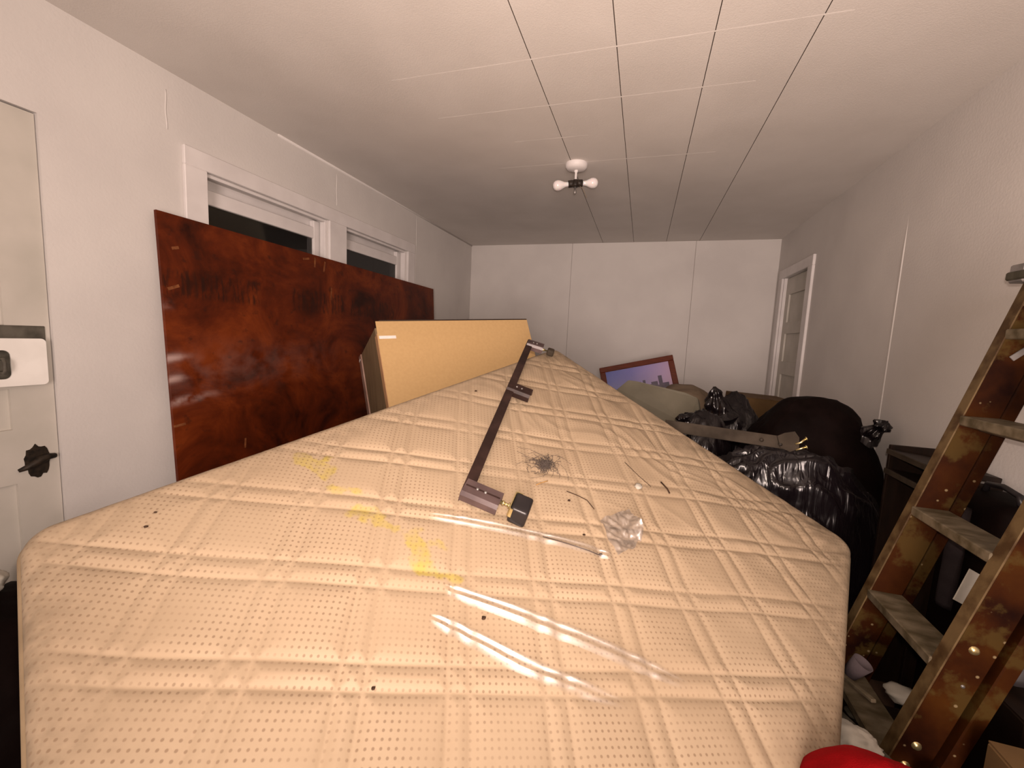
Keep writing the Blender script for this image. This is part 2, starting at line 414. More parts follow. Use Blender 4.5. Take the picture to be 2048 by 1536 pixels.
x3 = node(nt, 'ShaderNodeMixRGB'); x3.inputs[2].default_value = (0.17, 0.105, 0.062, 1)
nt.links.new(md.outputs[0], x3.inputs[0]); nt.links.new(x2.outputs[0], x3.inputs[1])
nt.links.new(x3.outputs[0], p.inputs['Base Color'])
p.inputs['Roughness'].default_value = 0.55; p.inputs['Specular IOR Level'].default_value = 0.25
bn = node(nt, 'ShaderNodeTexNoise'); bn.inputs['Scale'].default_value = 45; bn.inputs['Detail'].default_value = 3; bn.inputs['Distortion'].default_value = 1.0
nt.links.new(uvn.outputs[0], bn.inputs['Vector'])
b = node(nt, 'ShaderNodeBump'); b.inputs['Strength'].default_value = 0.12; b.inputs['Distance'].default_value = 0.003
nt.links.new(bn.outputs['Fac'], b.inputs['Height']); nt.links.new(b.outputs[0], p.inputs['Normal'])
M['ticking'] = m

# ================================================================ the room
XL, XR, YF, YB, ZC = -2.014, 1.20, 4.72, -1.30, 2.44
setp(quick_box('floor', M['floor'], (XL - .15, XR + .15, YB - 1.0, YF + .15, -0.06, 0.0)), kind='structure')

# ceiling: fibre tiles fixed under a dark backing
ceil = setp(quick_box('ceiling', M['dark_gap'], (XL - .15, XR + .15, YB - 1.0, YF + .15, ZC + .012, ZC + .07)), kind='structure')
seams_x = [-1.98 + 0 * 1, -1.775, -1.453, -1.131, -0.811, -0.489, -0.170, 0.154, 0.470, 0.790, 1.12]
xs = [XL] + seams_x[1:] + [XR]
strong = {-0.489, -0.170, 0.154, 0.470}
ys = []
yy = YB
cross = [YB + 0.0, -1.12, -0.80, -0.48, -0.16, 0.16, 0.48, 0.80, 1.10, 1.36, 1.66, 1.985, 2.30, 2.625, 2.945, 3.265, 3.585, 3.905, 4.225, 4.545, YF]
tile_mesh = {}
for i in range(len(xs) - 1):
    for j in range(len(cross) - 1):
        gl = 0.0016 if xs[i] in strong else 0.0
        gr = 0.0016 if xs[i + 1] in strong else 0.0
        x0, x1, y0, y1 = xs[i] + gl, xs[i + 1] - gr, cross[j], cross[j + 1]
        key = (i, round(y1 - y0, 4))
        if key not in tile_mesh:
            bm = NB(); add_box(bm, (0, 0, 0.006), ((x1 - x0) / 2, (y1 - y0) / 2, 0.006)); bm.normal_update()
            me = bpy.data.meshes.new('ceiling_tile'); 
            for f in bm.faces: f.material_index = 0 if abs(f.normal.z) > .5 else 1
            bm.to_mesh(me); bm.free(); me.materials.append(M['ceiling']); me.materials.append(M['dark_gap'])
            tile_mesh[key] = me
        o = bpy.data.objects.new('ceiling_tile', tile_mesh[key]); COL.objects.link(o)
        o.parent = ceil
        o.location = Vector(((x0 + x1) / 2, (y0 + y1) / 2, ZC)) - Vector(ceil['_org'])
for yv, x0, x1 in ((1.66, -1.10, 0.55), (1.985, -1.05, 0.35), (2.30, -0.75, -0.35), (2.625, -0.95, 0.30)):
    bm = NB(); add_box(bm, ((x0 + x1) / 2, yv, ZC + 0.0004), ((x1 - x0) / 2, 0.0028, 0.0006))
    link('paint_ridge', bm, M['ridge'], ceil)

# back (far) wall: three sheets with narrow joints
wb = setp(quick_box('wall_back', M['dark_gap'], (XL - .15, XR + .15, YF + .012, YF + .12, 0, ZC + .012)), kind='structure')
for x0, x1 in ((XL, -0.8175), (-0.8155, 0.4405), (0.4425, XR)):
    quick_box('wall_panel', M['wall'], (x0, x1, YF, YF + .0125, 0, ZC), wb, 0.0015)

# right wall with door opening
wr = NB()
DY0, DY1, DZ = 3.87, 4.50, 2.035
for lim in ((XR, XR + .12, YB - 1, DY0, 0, ZC + .012), (XR, XR + .12, DY1, YF + .12, 0, ZC + .012), (XR, XR + .12, DY0, DY1, DZ, ZC + .012)):
    box_lim(wr, *lim)
wr = setp(link('wall_right', wr, M['wall']), kind='structure')
bm = NB()
add_tube(bm, [(XR + 0.0035, 2.615 + 0.004 * math.sin(z * 2.1), z) for z in [0.0 + 0.1 * k for k in range(23)]], [0.0075] * 20 + [0.005, 0.003, 0.001], 8)
link('joint_ridge', bm, M['wall'], wr, True)

# door in the right wall: five lying panels
d2 = empty('door_2', (XR, (DY0 + DY1) / 2, 0), kind='structure')
bm = NB()
dx0, dx1 = XR + 0.025, XR + 0.060
pz = [(0.20, 0.50), (0.58, 0.86), (0.94, 1.165), (1.28, 1.53), (1.63, 1.88)]
st = 0.095
box_lim(bm, dx0, dx1, DY0 + .005, DY0 + st, 0.01, DZ - .005)
box_lim(bm, dx0, dx1, DY1 - st, DY1 - .005, 0.01, DZ - .005)
edges_z = [0.01] + [v for pr_ in pz for v in pr_] + [DZ - .005]
for k in range(0, len(edges_z), 2):
    box_lim(bm, dx0, dx1, DY0 + st, DY1 - st, edges_z[k], edges_z[k + 1])
link('door_leaf', bm, M['door_paint'], d2)
for z0, z1 in pz:
    quick_box('door_panel', M['door_paint'], (dx0 + .014, dx1 - .005, DY0 + st - .005, DY1 - st + .005, z0 - .005, z1 + .005), d2)
t = empty('trim_1', (XR, 3.82, 0), kind='structure')
quick_box('casing_side', M['white_trim'], (XR - .020, XR, DY0 - .095, DY0, 0, DZ), t, 0.003)
quick_box('casing_side', M['white_trim'], (XR - .020, XR, DY1, DY1 + .095, 0, DZ), t, 0.003)
quick_box('casing_head', M['white_trim'], (XR - .020, XR, DY0 - .095, DY1 + .095, DZ, DZ + .08), t, 0.003)
quick_box('jamb', M['white_trim'], (XR, XR + .07, DY0 - .002, DY0 + .006, 0, DZ), t)
quick_box('jamb', M['white_trim'], (XR, XR + .07, DY1 - .006, DY1 + .002, 0, DZ), t)

# left wall with two windows and a door
LY0, LY1, LZ = 0.15, 0.957, 2.062
W1 = (1.53, 2.335); W2 = (2.50, 3.295); WZ0, WZ1 = 0.95, 2.083
bm = NB()
xa, xb = XL - .14, XL
for lim in ((xa, xb, YB - 1, LY0, 0, ZC + .012), (xa, xb, LY0, LY1, LZ, ZC + .012), (xa, xb, LY1, W1[0], 0, ZC + .012),
            (xa, xb, W1[0], W1[1], 0, WZ0), (xa, xb, W1[0], W1[1], WZ1, ZC + .012), (xa, xb, W1[1], W2[0], 0, ZC + .012),
            (xa, xb, W2[0], W2[1], 0, WZ0), (xa, xb, W2[0], W2[1], WZ1, ZC + .012), (xa, xb, W2[1], YF + .12, 0, ZC + .012)):
    box_lim(bm, *lim)
wl = setp(link('wall_left', bm, M['wall']), kind='structure')
for yv, z0, z1 in ((1.37, 2.20, 2.36), (2.42, 2.20, 2.40), (3.45, 1.60, 2.42)):
    bm = NB(); add_tube(bm, [(XL - 0.001, yv + 0.002 * math.sin(z0 * 9 + k), z0 + (z1 - z0) * k / 8) for k in range(9)], 0.0035, 6)
    link('joint_ridge', bm, M['wall'], wl, True)
bm = NB(); add_tube(bm, [(XL, 1.95, ZC - .002), (XL, YF, ZC - .002)], 0.009, 8); link('cornice_bead', bm, M['wall'], wl, True)

# rear wall; wide opening and hall behind are invented for the added fill light
bm = NB()
for lim in ((XL - .14, -1.10, YB - .1, YB, 0, ZC + .012), (1.10, XR + .12, YB - .1, YB, 0, ZC + .012), (-1.10, 1.10, YB - .1, YB, 2.20, ZC + .012)):
    box_lim(bm, *lim)
setp(link('wall_front', bm, M['wall']), kind='structure')
setp(quick_box('wall_hall', M['wall'], (XL - .14, XR + .12, YB - 1.1, YB - 1.0, 0, ZC + .012)), kind='structure')

# window casings: one flat head board over both, three uprights
t = empty('trim_2', (XL, 2.4, WZ0), kind='structure')
cx0, cx1 = XL, XL + 0.018
quick_box('casing_head', M['white_trim'], (cx0, cx1, 1.427, 3.41, WZ1, 2.165), t, 0.003)
quick_box('casing_side', M['white_trim'], (cx0, cx1, 1.427, W1[0], WZ0 - .1, WZ1), t, 0.003)
quick_box('casing_mullion', M['white_trim'], (cx0, cx1, W1[1], W2[0], WZ0 - .1, WZ1), t, 0.003)
quick_box('casing_side', M['white_trim'], (cx0, cx1, W2[1], 3.41, WZ0 - .1, WZ1), t, 0.003)
quick_box('window_sill', M['white_trim'], (cx0, cx1 + .01, 1.40, 3.43, WZ0 - .03, WZ0), t, 0.003)
for k, (y0, y1) in enumerate((W1, W2)):
    wn = empty('window_%d' % (k + 1), (XL, (y0 + y1) / 2, WZ0), kind='structure')
    # stops that line the opening
    quick_box('window_stop', M['white_trim'], (XL - .045, XL - .006, y0, y0 + .018, WZ0, WZ1), wn, 0.002)
    quick_box('window_stop', M['white_trim'], (XL - .045, XL - .006, y1 - .018, y1, WZ0, WZ1), wn, 0.002)
    quick_box('window_stop', M['white_trim'], (XL - .030, XL - .006, y0 + .018, y1 - .018, WZ1 - .016, WZ1), wn, 0.002)
    # upper sash
    sx0, sx1 = XL - .095, XL - .060
    sash = NB()
    box_lim(sash, sx0, sx1, y0 + .005, y0 + .055, WZ0, WZ1 - .012, 0.003)
    box_lim(sash, sx0, sx1, y1 - .055, y1 - .005, WZ0, WZ1 - .012, 0.003)
    box_lim(sash, sx0, sx1, y0 + .055, y1 - .055, WZ1 - .125, WZ1 - .055, 0.003)
    box_lim(sash, sx0, sx1, y0 + .055, y1 - .055, 1.48, 1.53, 0.003)
    box_lim(sash, sx0, sx1, y0 + .055, y1 - .055, WZ0, WZ0 + .07, 0.003)
    sash = link('sash', sash, M['white_trim'], wn)
    quick_box('pane', M['pane'], (XL - .080, XL - .076, y0 + .05, y1 - .05, 1.525, WZ1 - .12), sash)
    quick_box('pane', M['pane'], (XL - .080, XL - .076, y0 + .05, y1 - .05, WZ0 + .06, 1.485), sash)
    quick_box('head_board', M['white_trim'], (XL - .128, XL - .100, y0 + .005, y1 - .005, WZ1 - .085, WZ1), wn)
    quick_box('outer_board', M['night_board'], (XL - .150, XL - .138, y0 - .03, y1 + .03, WZ0 - .03, WZ1 + .03), wn)

# door in the left wall, its hasp and the hole of a lost knob
d1o = empty('door_1', (XL, 0.55, 0), kind='structure')
bm = NB()
ex0, ex1 = XL - .050, XL - .012
pans = [(0.20, 0.80), (0.99, 1.13), (1.31, 1.92)]
box_lim(bm, ex0, ex1, LY1 - .115, LY1 - .003, 0.01, LZ - .004)
box_lim(bm, ex0, ex1, LY0 + .003, LY0 + .115, 0.01, LZ - .004)
ez = [0.01] + [v for pr_ in pans for v in pr_] + [LZ - .004]
for k in range(0, len(ez), 2):
    box_lim(bm, ex0, ex1, LY0 + .115, LY1 - .115, ez[k], ez[k + 1])
link('door_leaf', bm, M['door_paint'], d1o)
for z0, z1 in pans:
    quick_box('door_panel', M['door_paint'], (ex0 + .006, ex1 - .012, LY0 + .110, LY1 - .110, z0 - .005, z1 + .005), d1o)
hp = quick_box('hasp_dark_plate', M['hasp_black'], (ex1, ex1 + .005, 0.800, 0.940, 1.165, 1.345), d1o, 0.002)  # dark plate behind the strap, set a little higher than it
hp['label'] = 'dark plate behind the white hasp'
# white hasp strap with a slot, bent off the door
bm = NB()
hx = ex1 + .022
ring_o = []; ring_i = []
def rrect(cy, cz, hy, hz, r, n=6):
    pts = []
    for q, (sy, sz) in enumerate(((1, 1), (-1, 1), (-1, -1), (1, -1))):
        for k in range(n + 1):
            a = math.pi / 2 * (q + k / n)
            pts.append((cy + sy * (hy - r) + r * math.cos(a), cz + sz * (hz - r) + r * math.sin(a)))
    return pts
PO = rrect(0.840, 1.222, 0.090, 0.080, 0.014); PI = rrect(0.818, 1.215, 0.022, 0.048, 0.018)
V = {}
for tag_, pts in (('o', PO), ('i', PI)):
    for lv, dx in (('f', 0.004), ('b', 0.0)):
        V[tag_ + lv] = [bm.verts.new((hx + dx, a, c)) for a, c in pts]
n_ = len(PO)
for k in range(n_):
    k2 = (k + 1) % n_
    bm.faces.new((V['of'][k], V['of'][k2], V['if'][k2], V['if'][k]))
    bm.faces.new((V['ob'][k2], V['ob'][k], V['ib'][k], V['ib'][k2]))
    bm.faces.new((V['of'][k2], V['of'][k], V['ob'][k], V['ob'][k2]))
    bm.faces.new((V['if'][k], V['if'][k2], V['ib'][k2], V['ib'][k]))
bmesh.ops.recalc_face_normals(bm, faces=bm.faces)
hs = link('hasp_strap', bm, M['hasp_white'], d1o); hs['label'] = 'white metal hasp strap with a slot'
bm = NB(); add_tube(bm, [(ex1, .815, 1.19), (ex1 + .045, .815, 1.19), (ex1 + .052, .815, 1.20), (ex1 + .052, .815, 1.225), (ex1 + .045, .815, 1.235), (ex1, .815, 1.235)], 0.005, 8)
link('staple', bm, M['hasp_black'], d1o, True)
random.seed(3)
bm = NB()
pts = []
for k in range(26):
    a = 2 * math.pi * k / 26
    r = 0.033 + 0.009 * random.random()
    pts.append((ex1 - .001, 0.897 + r * 0.90 * math.cos(a), 0.868 + r * 1.55 * math.sin(a)))
add_prism(bm, pts, (0.003, 0, 0))
kh = link('knob_hole', bm, M['black_hole'], d1o); kh['label'] = 'ragged black hole of a missing door knob'
bm = NB(); add_tube(bm, [(ex1 + .004, .845, .845), (ex1 + .008, .865, .852), (ex1 + .010, .900, .872), (ex1 + .008, .925, .878), (ex1 + .004, .942, .876)], [.006, .010, .016, .011, .009], 8)
link('lock_remnant', bm, M['black_hole'], d1o, True)

# ================================================================ mattress
PA = Vector((-0.457, 2.275, 1.343))
D1 = Vector((.365, .909, .200)).normalized()
NN = Vector((.315, -.323, .893)); NN = (NN - D1 * NN.dot(D1)).normalized()
E2 = D1.cross(NN)
if E2.x < 0: E2 = -E2
U0, V1, SK = -1.975, 1.480, -0.12
def mpos(u, v, h=0.0):
    """point over the mattress; u along the edge towards the far corner, v across"""
    return PA + D1 * u + E2 * v + NN * h

RC, RE, TH = 0.055, 0.034, 0.21
def inside(uu, v):
    """distance inwards from the rounded outline; uu is u with the skew removed"""
    qx = abs(uu - U0 / 2) - (-U0 / 2 - RC); qy = abs(v - V1 / 2) - (V1 / 2 - RC)
    return RC - (min(max(qx, qy), 0) + math.hypot(max(qx, 0), max(qy, 0)))

def puff(x, lines, period=0.2):
    """0 on the stitch lines, up to 1 between; also the cell width"""
    a, b_ = lines
    m_ = (x - a) % period
    wd = (b_ - a) % period
    if m_ < wd: return math.sin(math.pi * m_ / wd), 0.55
    return math.sin(math.pi * (m_ - wd) / (period - wd)), 1.0

def nz(x, y, z=0.0): return noise.noise(Vector((x, y, z)))

def mheight(u, v):
    s = (u + v) * 0.70711; t_ = (v - u) * 0.70711
    s += 0.009 * nz(u * 3.1, v * 3.1, 5); t_ += 0.009 * nz(u * 3.1, v * 3.1, 9)
    d_ = 9.0
    for x_, lines in ((s, (0.09, 0.135)), (t_, (0.015, 0.062))):
        for l_ in lines:
            k_ = (x_ - l_) % 0.2
            d_ = min(d_, k_, 0.2 - k_)
    h = 0.0072 * (1.0 + 0.75 * nz(u * 2.6, v * 2.6, 17)) * (1 - math.exp(-((d_ + 0.0005) / 0.014) ** 1.1)) - 0.004
    h += 0.010 * nz(u * 1.6, v * 1.6, 1.3) + 0.004 * nz(u * 5, v * 5, 2.2)
    # slack wrinkles: fine ones towards the far corner, long ones towards the right edge
    far = max(0.0, min(1.0, 1 + u / 1.1))
    h += far * 0.0045 * (1 - abs(nz(u * 16 + 3 * nz(v * 3, u * 3), v * 3.5, 7.7)) * 2.2)
    rt = max(0.0, min(1.0, (v - 0.75) / 0.5))
    h += rt * 0.004 * (1 - abs(nz(u * 6 - v * 1.6, v * 1.6, 3.1)) * 2.2)
    return h

NU, NV = 540, 410
verts, faces, uvs, stain, grime = [], [], [], [], []
ST = [((-1.447, .107), (-1.412, .191), .030), ((-1.45, .12), (-1.40, .14), .022), ((-1.44, .25), (-1.40, .30), .010), ((-1.430, .355), (-1.405, .400), .026), ((-1.40, .43), (-1.385, .452), .014),
      ((-1.375, .495), (-1.40, .575), .026), ((-1.345, .555), (-1.33, .57), .012), ((-1.40, .60), (-1.365, .66), .014)]
def segd(px_, py_, a, b_):
    ax, ay = a; bx_, by_ = b_
    dx, dy = bx_ - ax, by_ - ay
    k = max(0, min(1, ((px_ - ax) * dx + (py_ - ay) * dy) / (dx * dx + dy * dy)))
    return math.hypot(px_ - ax - k * dx, py_ - ay - k * dy)
for j in range(NV + 1):
    # crowd the samples towards the two ends so the rolled edge stays round
    q = j / NV; q = q + 0.10 * math.sin(2 * math.pi * q) * -0.35
    v = V1 * q
    dv = min(v, V1 - v)
    ind = RC - math.sqrt(max(0, RC * RC - (RC - dv) ** 2)) if dv < RC else 0.0
    for i in range(NU + 1):
        q = i / NU; q = q + 0.10 * math.sin(2 * math.pi * q) * -0.35
        uu = (U0 + ind) + (-U0 - 2 * ind) * q
        u = uu + SK * v
        d = max(0.0, inside(uu, v))
        drop = RE - math.sqrt(max(0, RE * RE - (RE - d) ** 2)) if d < RE else 0.0
        fade = min(1.0, d / 0.10)
        h = mheight(u, v) * fade - drop
        verts.append(mpos(u, v, h))
        uvs.append(((u + v) * 0.70711, (v - u) * 0.70711))
        s_ = 0.0
        for a_, b_, r_ in ST:
            dd = segd(u, v, a_, b_) + 0.018 * nz(u * 34, v * 34, 4.4) + 0.007 * nz(u * 90, v * 90, 8)
            s_ = max(s_, max(0, min(1, (r_ - dd) / 0.007)))
        stain.append(s_ * 0.75)
        g = max(0, 1 - d / 0.16) * 0.55
        g += max(0, min(1, (u + 0.62) / 0.55)) * 0.50 + max(0, min(1, (v - 0.95) / 0.5)) * 0.12
        g += max(0, 1 - d / 0.05) * (0.3 if uu < U0 / 2 and v < 0.6 else 0.1)
        g *= 0.75 + 0.6 * nz(u * 6, v * 6, 12)
        grime.append(max(0, min(0.85, g)))
for j in range(NV):
    for i in range(NU):
        a = j * (NU + 1) + i
        faces.append((a, a + NU + 1, a + NU + 2, a + 1))
mat_root = empty('mattress', mpos(U0 / 2, V1 / 2, -TH), 'cream quilted mattress with dotted print lying slanted over the clutter, wrapped in plastic', 'mattress')
mo = Vector(mat_root['_org'])
me = bpy.data.meshes.new('quilted_top')
me.from_pydata([vv - mo for vv in verts], [], faces)
ul = me.uv_layers.new(name='quilt')
for lp in me.loops:
    ul.data[lp.index].uv = uvs[lp.vertex_index]
for nm, arr in (('stain', stain), ('grime', grime)):
    at_ = me.attributes.new(nm, 'FLOAT', 'POINT'); at_.data.foreach_set('value', arr)
me.polygons.foreach_set('use_smooth', [True] * len(me.polygons))
me.materials.append(M['ticking'])
me.update()
# make sure the top faces up
if me.polygons[NU * NV // 2 + NU // 2].normal.dot(NN) < 0:
    me.flip_normals()
qt = bpy.data.objects.new('quilted_top', me); COL.objects.link(qt); qt.parent = mat_root

def outline(inset, n=14):
    pts = []
    r = RC
    cs = [(-inset - r, inset + r, 0), (U0 + inset + r, inset + r, 1), (U0 + inset + r, V1 - inset - r, 2), (-inset - r, V1 - inset - r, 3)]
    angs = [(-90, 0), None]
    def arc(cu, cv, a0, a1):
        return [(cu + r * math.cos(math.radians(a0 + (a1 - a0) * k / n)), cv + r * math.sin(math.radians(a0 + (a1 - a0) * k / n))) for k in range(n + 1)]
    pts += arc(-r - inset, r + inset, 0, -90) + arc(U0 + r + inset, r + inset, -90, -180) + arc(U0 + r + inset, V1 - r - inset, -180, -270) + arc(-r - inset, V1 - r - inset, -270, -360)
    # densify straight runs
    out = []
    for a, c in zip(pts, pts[1:] + pts[:1]):
        L = math.hypot(c[0] - a[0], c[1] - a[1]); k = max(1, int(L / 0.03))
        out += [(a[0] + (c[0] - a[0]) * q / k, a[1] + (c[1] - a[1]) * q / k) for q in range(k)]
    return [(uu + SK * v, v) for uu, v in out]
OL = outline(0.0)
bm = NB(); add_tube(bm, [mpos(u, v, -RE - 0.002) for u, v in outline(0.002)], 0.008, 8, closed=True)
link('piping', bm, M['piping'], mat_root, True)
bm = NB(); add_tube(bm, [mpos(u, v, -TH + 0.006) for u, v in outline(0.004)], 0.008, 8, closed=True)
link('piping', bm, M['piping'], mat_root, True)
bm = NB()
rows = []
O2 = outline(0.010)
for k in range(9):
    f = k / 8
    h = -RE - (TH - RE) * f
    rows.append([bm.verts.new(mpos(u + 0.006 * nz(u * 7, v * 7, f * 3) - 0.0, v + 0.006 * nz(u * 7, v * 7, 20 + f * 3), h)) for u, v in O2])
for A, B in zip(rows, rows[1:]):
    n = len(A)
    for k in range(n): bm.faces.new((A[k], A[(k + 1) % n], B[(k + 1) % n], B[k]))
bm.faces.new(rows[-1])
bmesh.ops.recalc_face_normals(bm, faces=bm.faces)
link('side_band', bm, M['band'], mat_root, True)

# loose folds of the clear plastic cover that catch the lamp
def plastic_fold(name, pts, width, hgt, seed):
    """a soft ridge of film following a curve on the mattress (pts in u, v)"""
    bm = NB(); n = 60; rowsf = []; fades = []
    P = [Vector((a, c)) for a, c in pts]
    for k in range(n + 1):
        f = k / n * (len(P) - 1); i = min(int(f), len(P) - 2); g = f - i
        p0 = P[max(i - 1, 0)]; p1 = P[i]; p2 = P[i + 1]; p3 = P[min(i + 2, len(P) - 1)]
        c = 0.5 * ((2 * p1) + (p2 - p0) * g + (2 * p0 - 5 * p1 + 4 * p2 - p3) * g * g + (3 * p1 - p0 - 3 * p2 + p3) * g ** 3)
        dd = (p2 - p1).normalized(); sd = Vector((-dd.y, dd.x))
        taper = math.sin(math.pi * min(1, max(0, k / n))) ** 0.5
        wv = width * (0.35 + 0.65 * taper)
        row = []
        for q in range(13):
            e = q / 12 * 2 - 1
            xx = c + sd * e * wv
            two = math.exp(-((e + 0.35) / 0.22) ** 2) + 0.8 * math.exp(-((e - 0.40) / 0.20) ** 2)
            hh = 0.010 + hgt * taper * two + 0.0012 * nz(xx.x * 40, xx.y * 40, seed)
            hh = hh * (1 - abs(e) ** 6) + mheight(xx.x, xx.y) * 0.7 - 0.004
            row.append(bm.verts.new(mpos(xx.x, xx.y, hh)))
            fades.append(smooth(0, .25, k / n) * (1 - smooth(.7, 1, k / n)) * (1 - e * e))
        rowsf.append(row)
    for A, B in zip(rowsf, rowsf[1:]):
        for q in range(12): bm.faces.new((A[q], A[q + 1], B[q + 1], B[q]))
    o = link(name, bm, M['film'], mat_root, True)
    at_ = o.data.attributes.new('film', 'FLOAT', 'POINT'); at_.data.foreach_set('value', fades)
    return o
for k, (pts, wd, hg) in enumerate(((((-1.40, .65), (-1.364, .714), (-1.267, .902), (-1.184, 1.083), (-1.15, 1.18)), .026, .010),
                                   (((-1.47, .68), (-1.444, .733), (-1.388, .880), (-1.331, .997), (-1.28, 1.10)), .024, .010),
                                   (((-1.30, .47), (-1.223, .554), (-1.114, .692), (-1.010, .849), (-0.99, .90)), .022, .008))):
    fo = plastic_fold('plastic_fold', pts, wd, hg, 3.3 * k); fo['label'] = 'shiny clear plastic fold'

# ================================================================ bits lying on the mattress
def on_m(u, v, h=0.0): return mpos(u, v, mheight(u, v) + h)
random.seed(11)
crumbs = [(-1.38, .765, .005, 'dark crumb beside the two plastic folds on the mattress'), (-1.627, .715, .004, 'small dark crumb on a dotted square of the mattress'),
          (-1.008, .864, .0055, 'black crumb at the end of a dark hair below the plastic scrap'), (-0.912, .693, .0045, 'dark crumb between the dust fluff and the plastic scrap'),
          (-0.985, .795, .004, 'tiny dark speck left of the plastic scrap'), (-0.58, .195, .006, 'dark brown speck beside the middle arm of the bed rail'),
          (-0.73, .10, .005, 'faint brown speck near the plywood side of the mattress'), (-1.80, .13, .004, 'brown speck near the bare door corner of the mattress'),
          (-1.775, .10, .003, 'smallest brown speck near the bare door corner of the mattress')]
for u, v, r, lb in crumbs:
    bm = NB(); bmesh.ops.create_icosphere(bm, subdivisions=2, radius=r)
    for vv in bm.verts:
        vv.co *= 1 + 0.5 * nz(vv.co.x * 300 + u * 50, vv.co.y * 300, vv.co.z * 300)
        vv.co.z *= 0.6
    bmesh.ops.translate(bm, verts=bm.verts, vec=on_m(u, v, 0.002))
    setp(link('crumb', bm, M['crumb'], None, True), lb, 'crumb', 'crumbs scattered on the mattress')
# fluff of dust and hair
bm = NB()
for k in range(220):
    a = random.uniform(0, 6.28); r = abs(random.gauss(0, 0.019)); u, v = -0.84 + r * math.cos(a) * 1.25 , 0.545 + r * math.sin(a) * 0.8
    pts = []
    a2 = random.uniform(0, 6.28); ln_ = random.uniform(0.006, 0.03) if k < 200 else random.uniform(0.05, 0.11)
    cv = random.uniform(-2.5, 2.5)
    for q in range(6):
        f = q / 5
        pts.append(on_m(u + ln_ * f * math.cos(a2 + cv * f), v + ln_ * f * math.sin(a2 + cv * f), 0.003 + 0.010 * math.sin(math.pi * f) * random.random()))
    add_tube(bm, pts, 0.0008 if k < 200 else 0.0005, 4)
setp(link('dust_fluff', bm, M['dust'], None, False), 'grey tuft of dust and hair on the mattress beside the bed rail foot', 'dust', kind='stuff')
def strand(name, pts, r, mat_, lb, cat, group=None):
    bm = NB(); add_tube(bm, [on_m(u, v, 0.002 + r) for u, v in pts], r, 5)
    setp(link(name, bm, mat_, None, True), lb, cat, group)
strand('twig', [(-0.885, .665), (-0.865, .70), (-0.862, .73), (-0.875, .765)], .0013, M['crumb'], 'thin curved brown fibre between the dust and the white flake', 'fibre', 'loose fibres on the mattress')
strand('twig', [(-0.545, .86), (-0.56, .89), (-0.575, .905)], .0028, M['crumb'], 'short dark splinter near the black bags on the mattress', 'splinter', 'loose fibres on the mattress')
strand('twig', [(-0.60, .845), (-0.585, .79), (-0.56, .72)], .0010, M['crumb'], 'long thin dark hair near the white flake on the mattress', 'hair', 'loose fibres on the mattress')
strand('twig', [(-1.09, .72), (-1.06, .78), (-1.03, .835), (-1.012, .86)], .0014, M['crumb'], 'dark hair lying along the short plastic fold', 'hair', 'loose fibres on the mattress')
strand('dry_stalk', [(-0.945, .585), (-0.925, .588), (-0.905, .593), (-0.895, .597)], .0016, M['dry_leaf'], 'dry brown stalk with a curled leaf below the dust fluff', 'leaf')
# white flake
bm = NB(); bmesh.ops.create_icosphere(bm, subdivisions=3, radius=1.0)
for vv in bm.verts:
    k = 1 + 0.35 * nz(vv.co.x * 2, vv.co.y * 2, vv.co.z * 2 + 4)
    c = vv.co * k
    vv.co = on_m(-0.643, .814) + D1 * c.x * 0.017 + E2 * c.y * 0.012 + NN * (c.z * 0.006 + 0.004)
setp(link('paint_flake', bm, M['paper'], None, True), 'small white flake on the mattress', 'flake')
# crumpled scrap of clear film
bm = NB(); n = 30; g = []
for j in range(n + 1):
    row = []
    for i in range(n + 1):
        a, c = i / n * 2 - 1, j / n * 2 - 1
        ang = math.atan2(c, a); rr = math.hypot(a, c)
        lim = (0.82 + 0.22 * nz(math.cos(ang) * 1.5, math.sin(ang) * 1.5, 2.5))
        u = -0.885 + (a * 0.065 - c * 0.045) * lim; v = 0.872 + (c * 0.055 + a * 0.02) * lim
        hh = 0.006 + 0.012 * abs(nz(u * 45, v * 30, 1)) + 0.006 * abs(nz(u * 110, v * 60, 3)) + 0.035 * max(0, a) ** 2 * max(0, 1 - abs(c)) 
        row.append(bm.verts.new(on_m(u, v, hh)))
    g.append(row)
for j in range(n):
    for i in range(n): bm.faces.new((g[j][i], g[j][i + 1], g[j + 1][i + 1], g[j + 1][i]))
setp(link('plastic_scrap', bm, M['film_scrap'], None, True), 'crumpled scrap of clear plastic film on the mattress', 'plastic scrap')

# ================================================================ bed rail lying on the mattress
br = empty('bed_frame_rail', mpos(-0.66, 0.22, 0.01), 'dark brown steel bed frame rail with clamps and a black foot lying across the mattress', 'bed rail')
A_, B_ = mpos(-1.190, 0.500, 0.040), mpos(-0.160, -0.062, 0.040)
ax = (B_ - A_).normalized(); side = ax.cross(NN).normalized()
if side.dot(E2) < 0: side = -side
def rail_pt(f, s_, h): return A_ + (B_ - A_) * f + side * s_ + NN * h
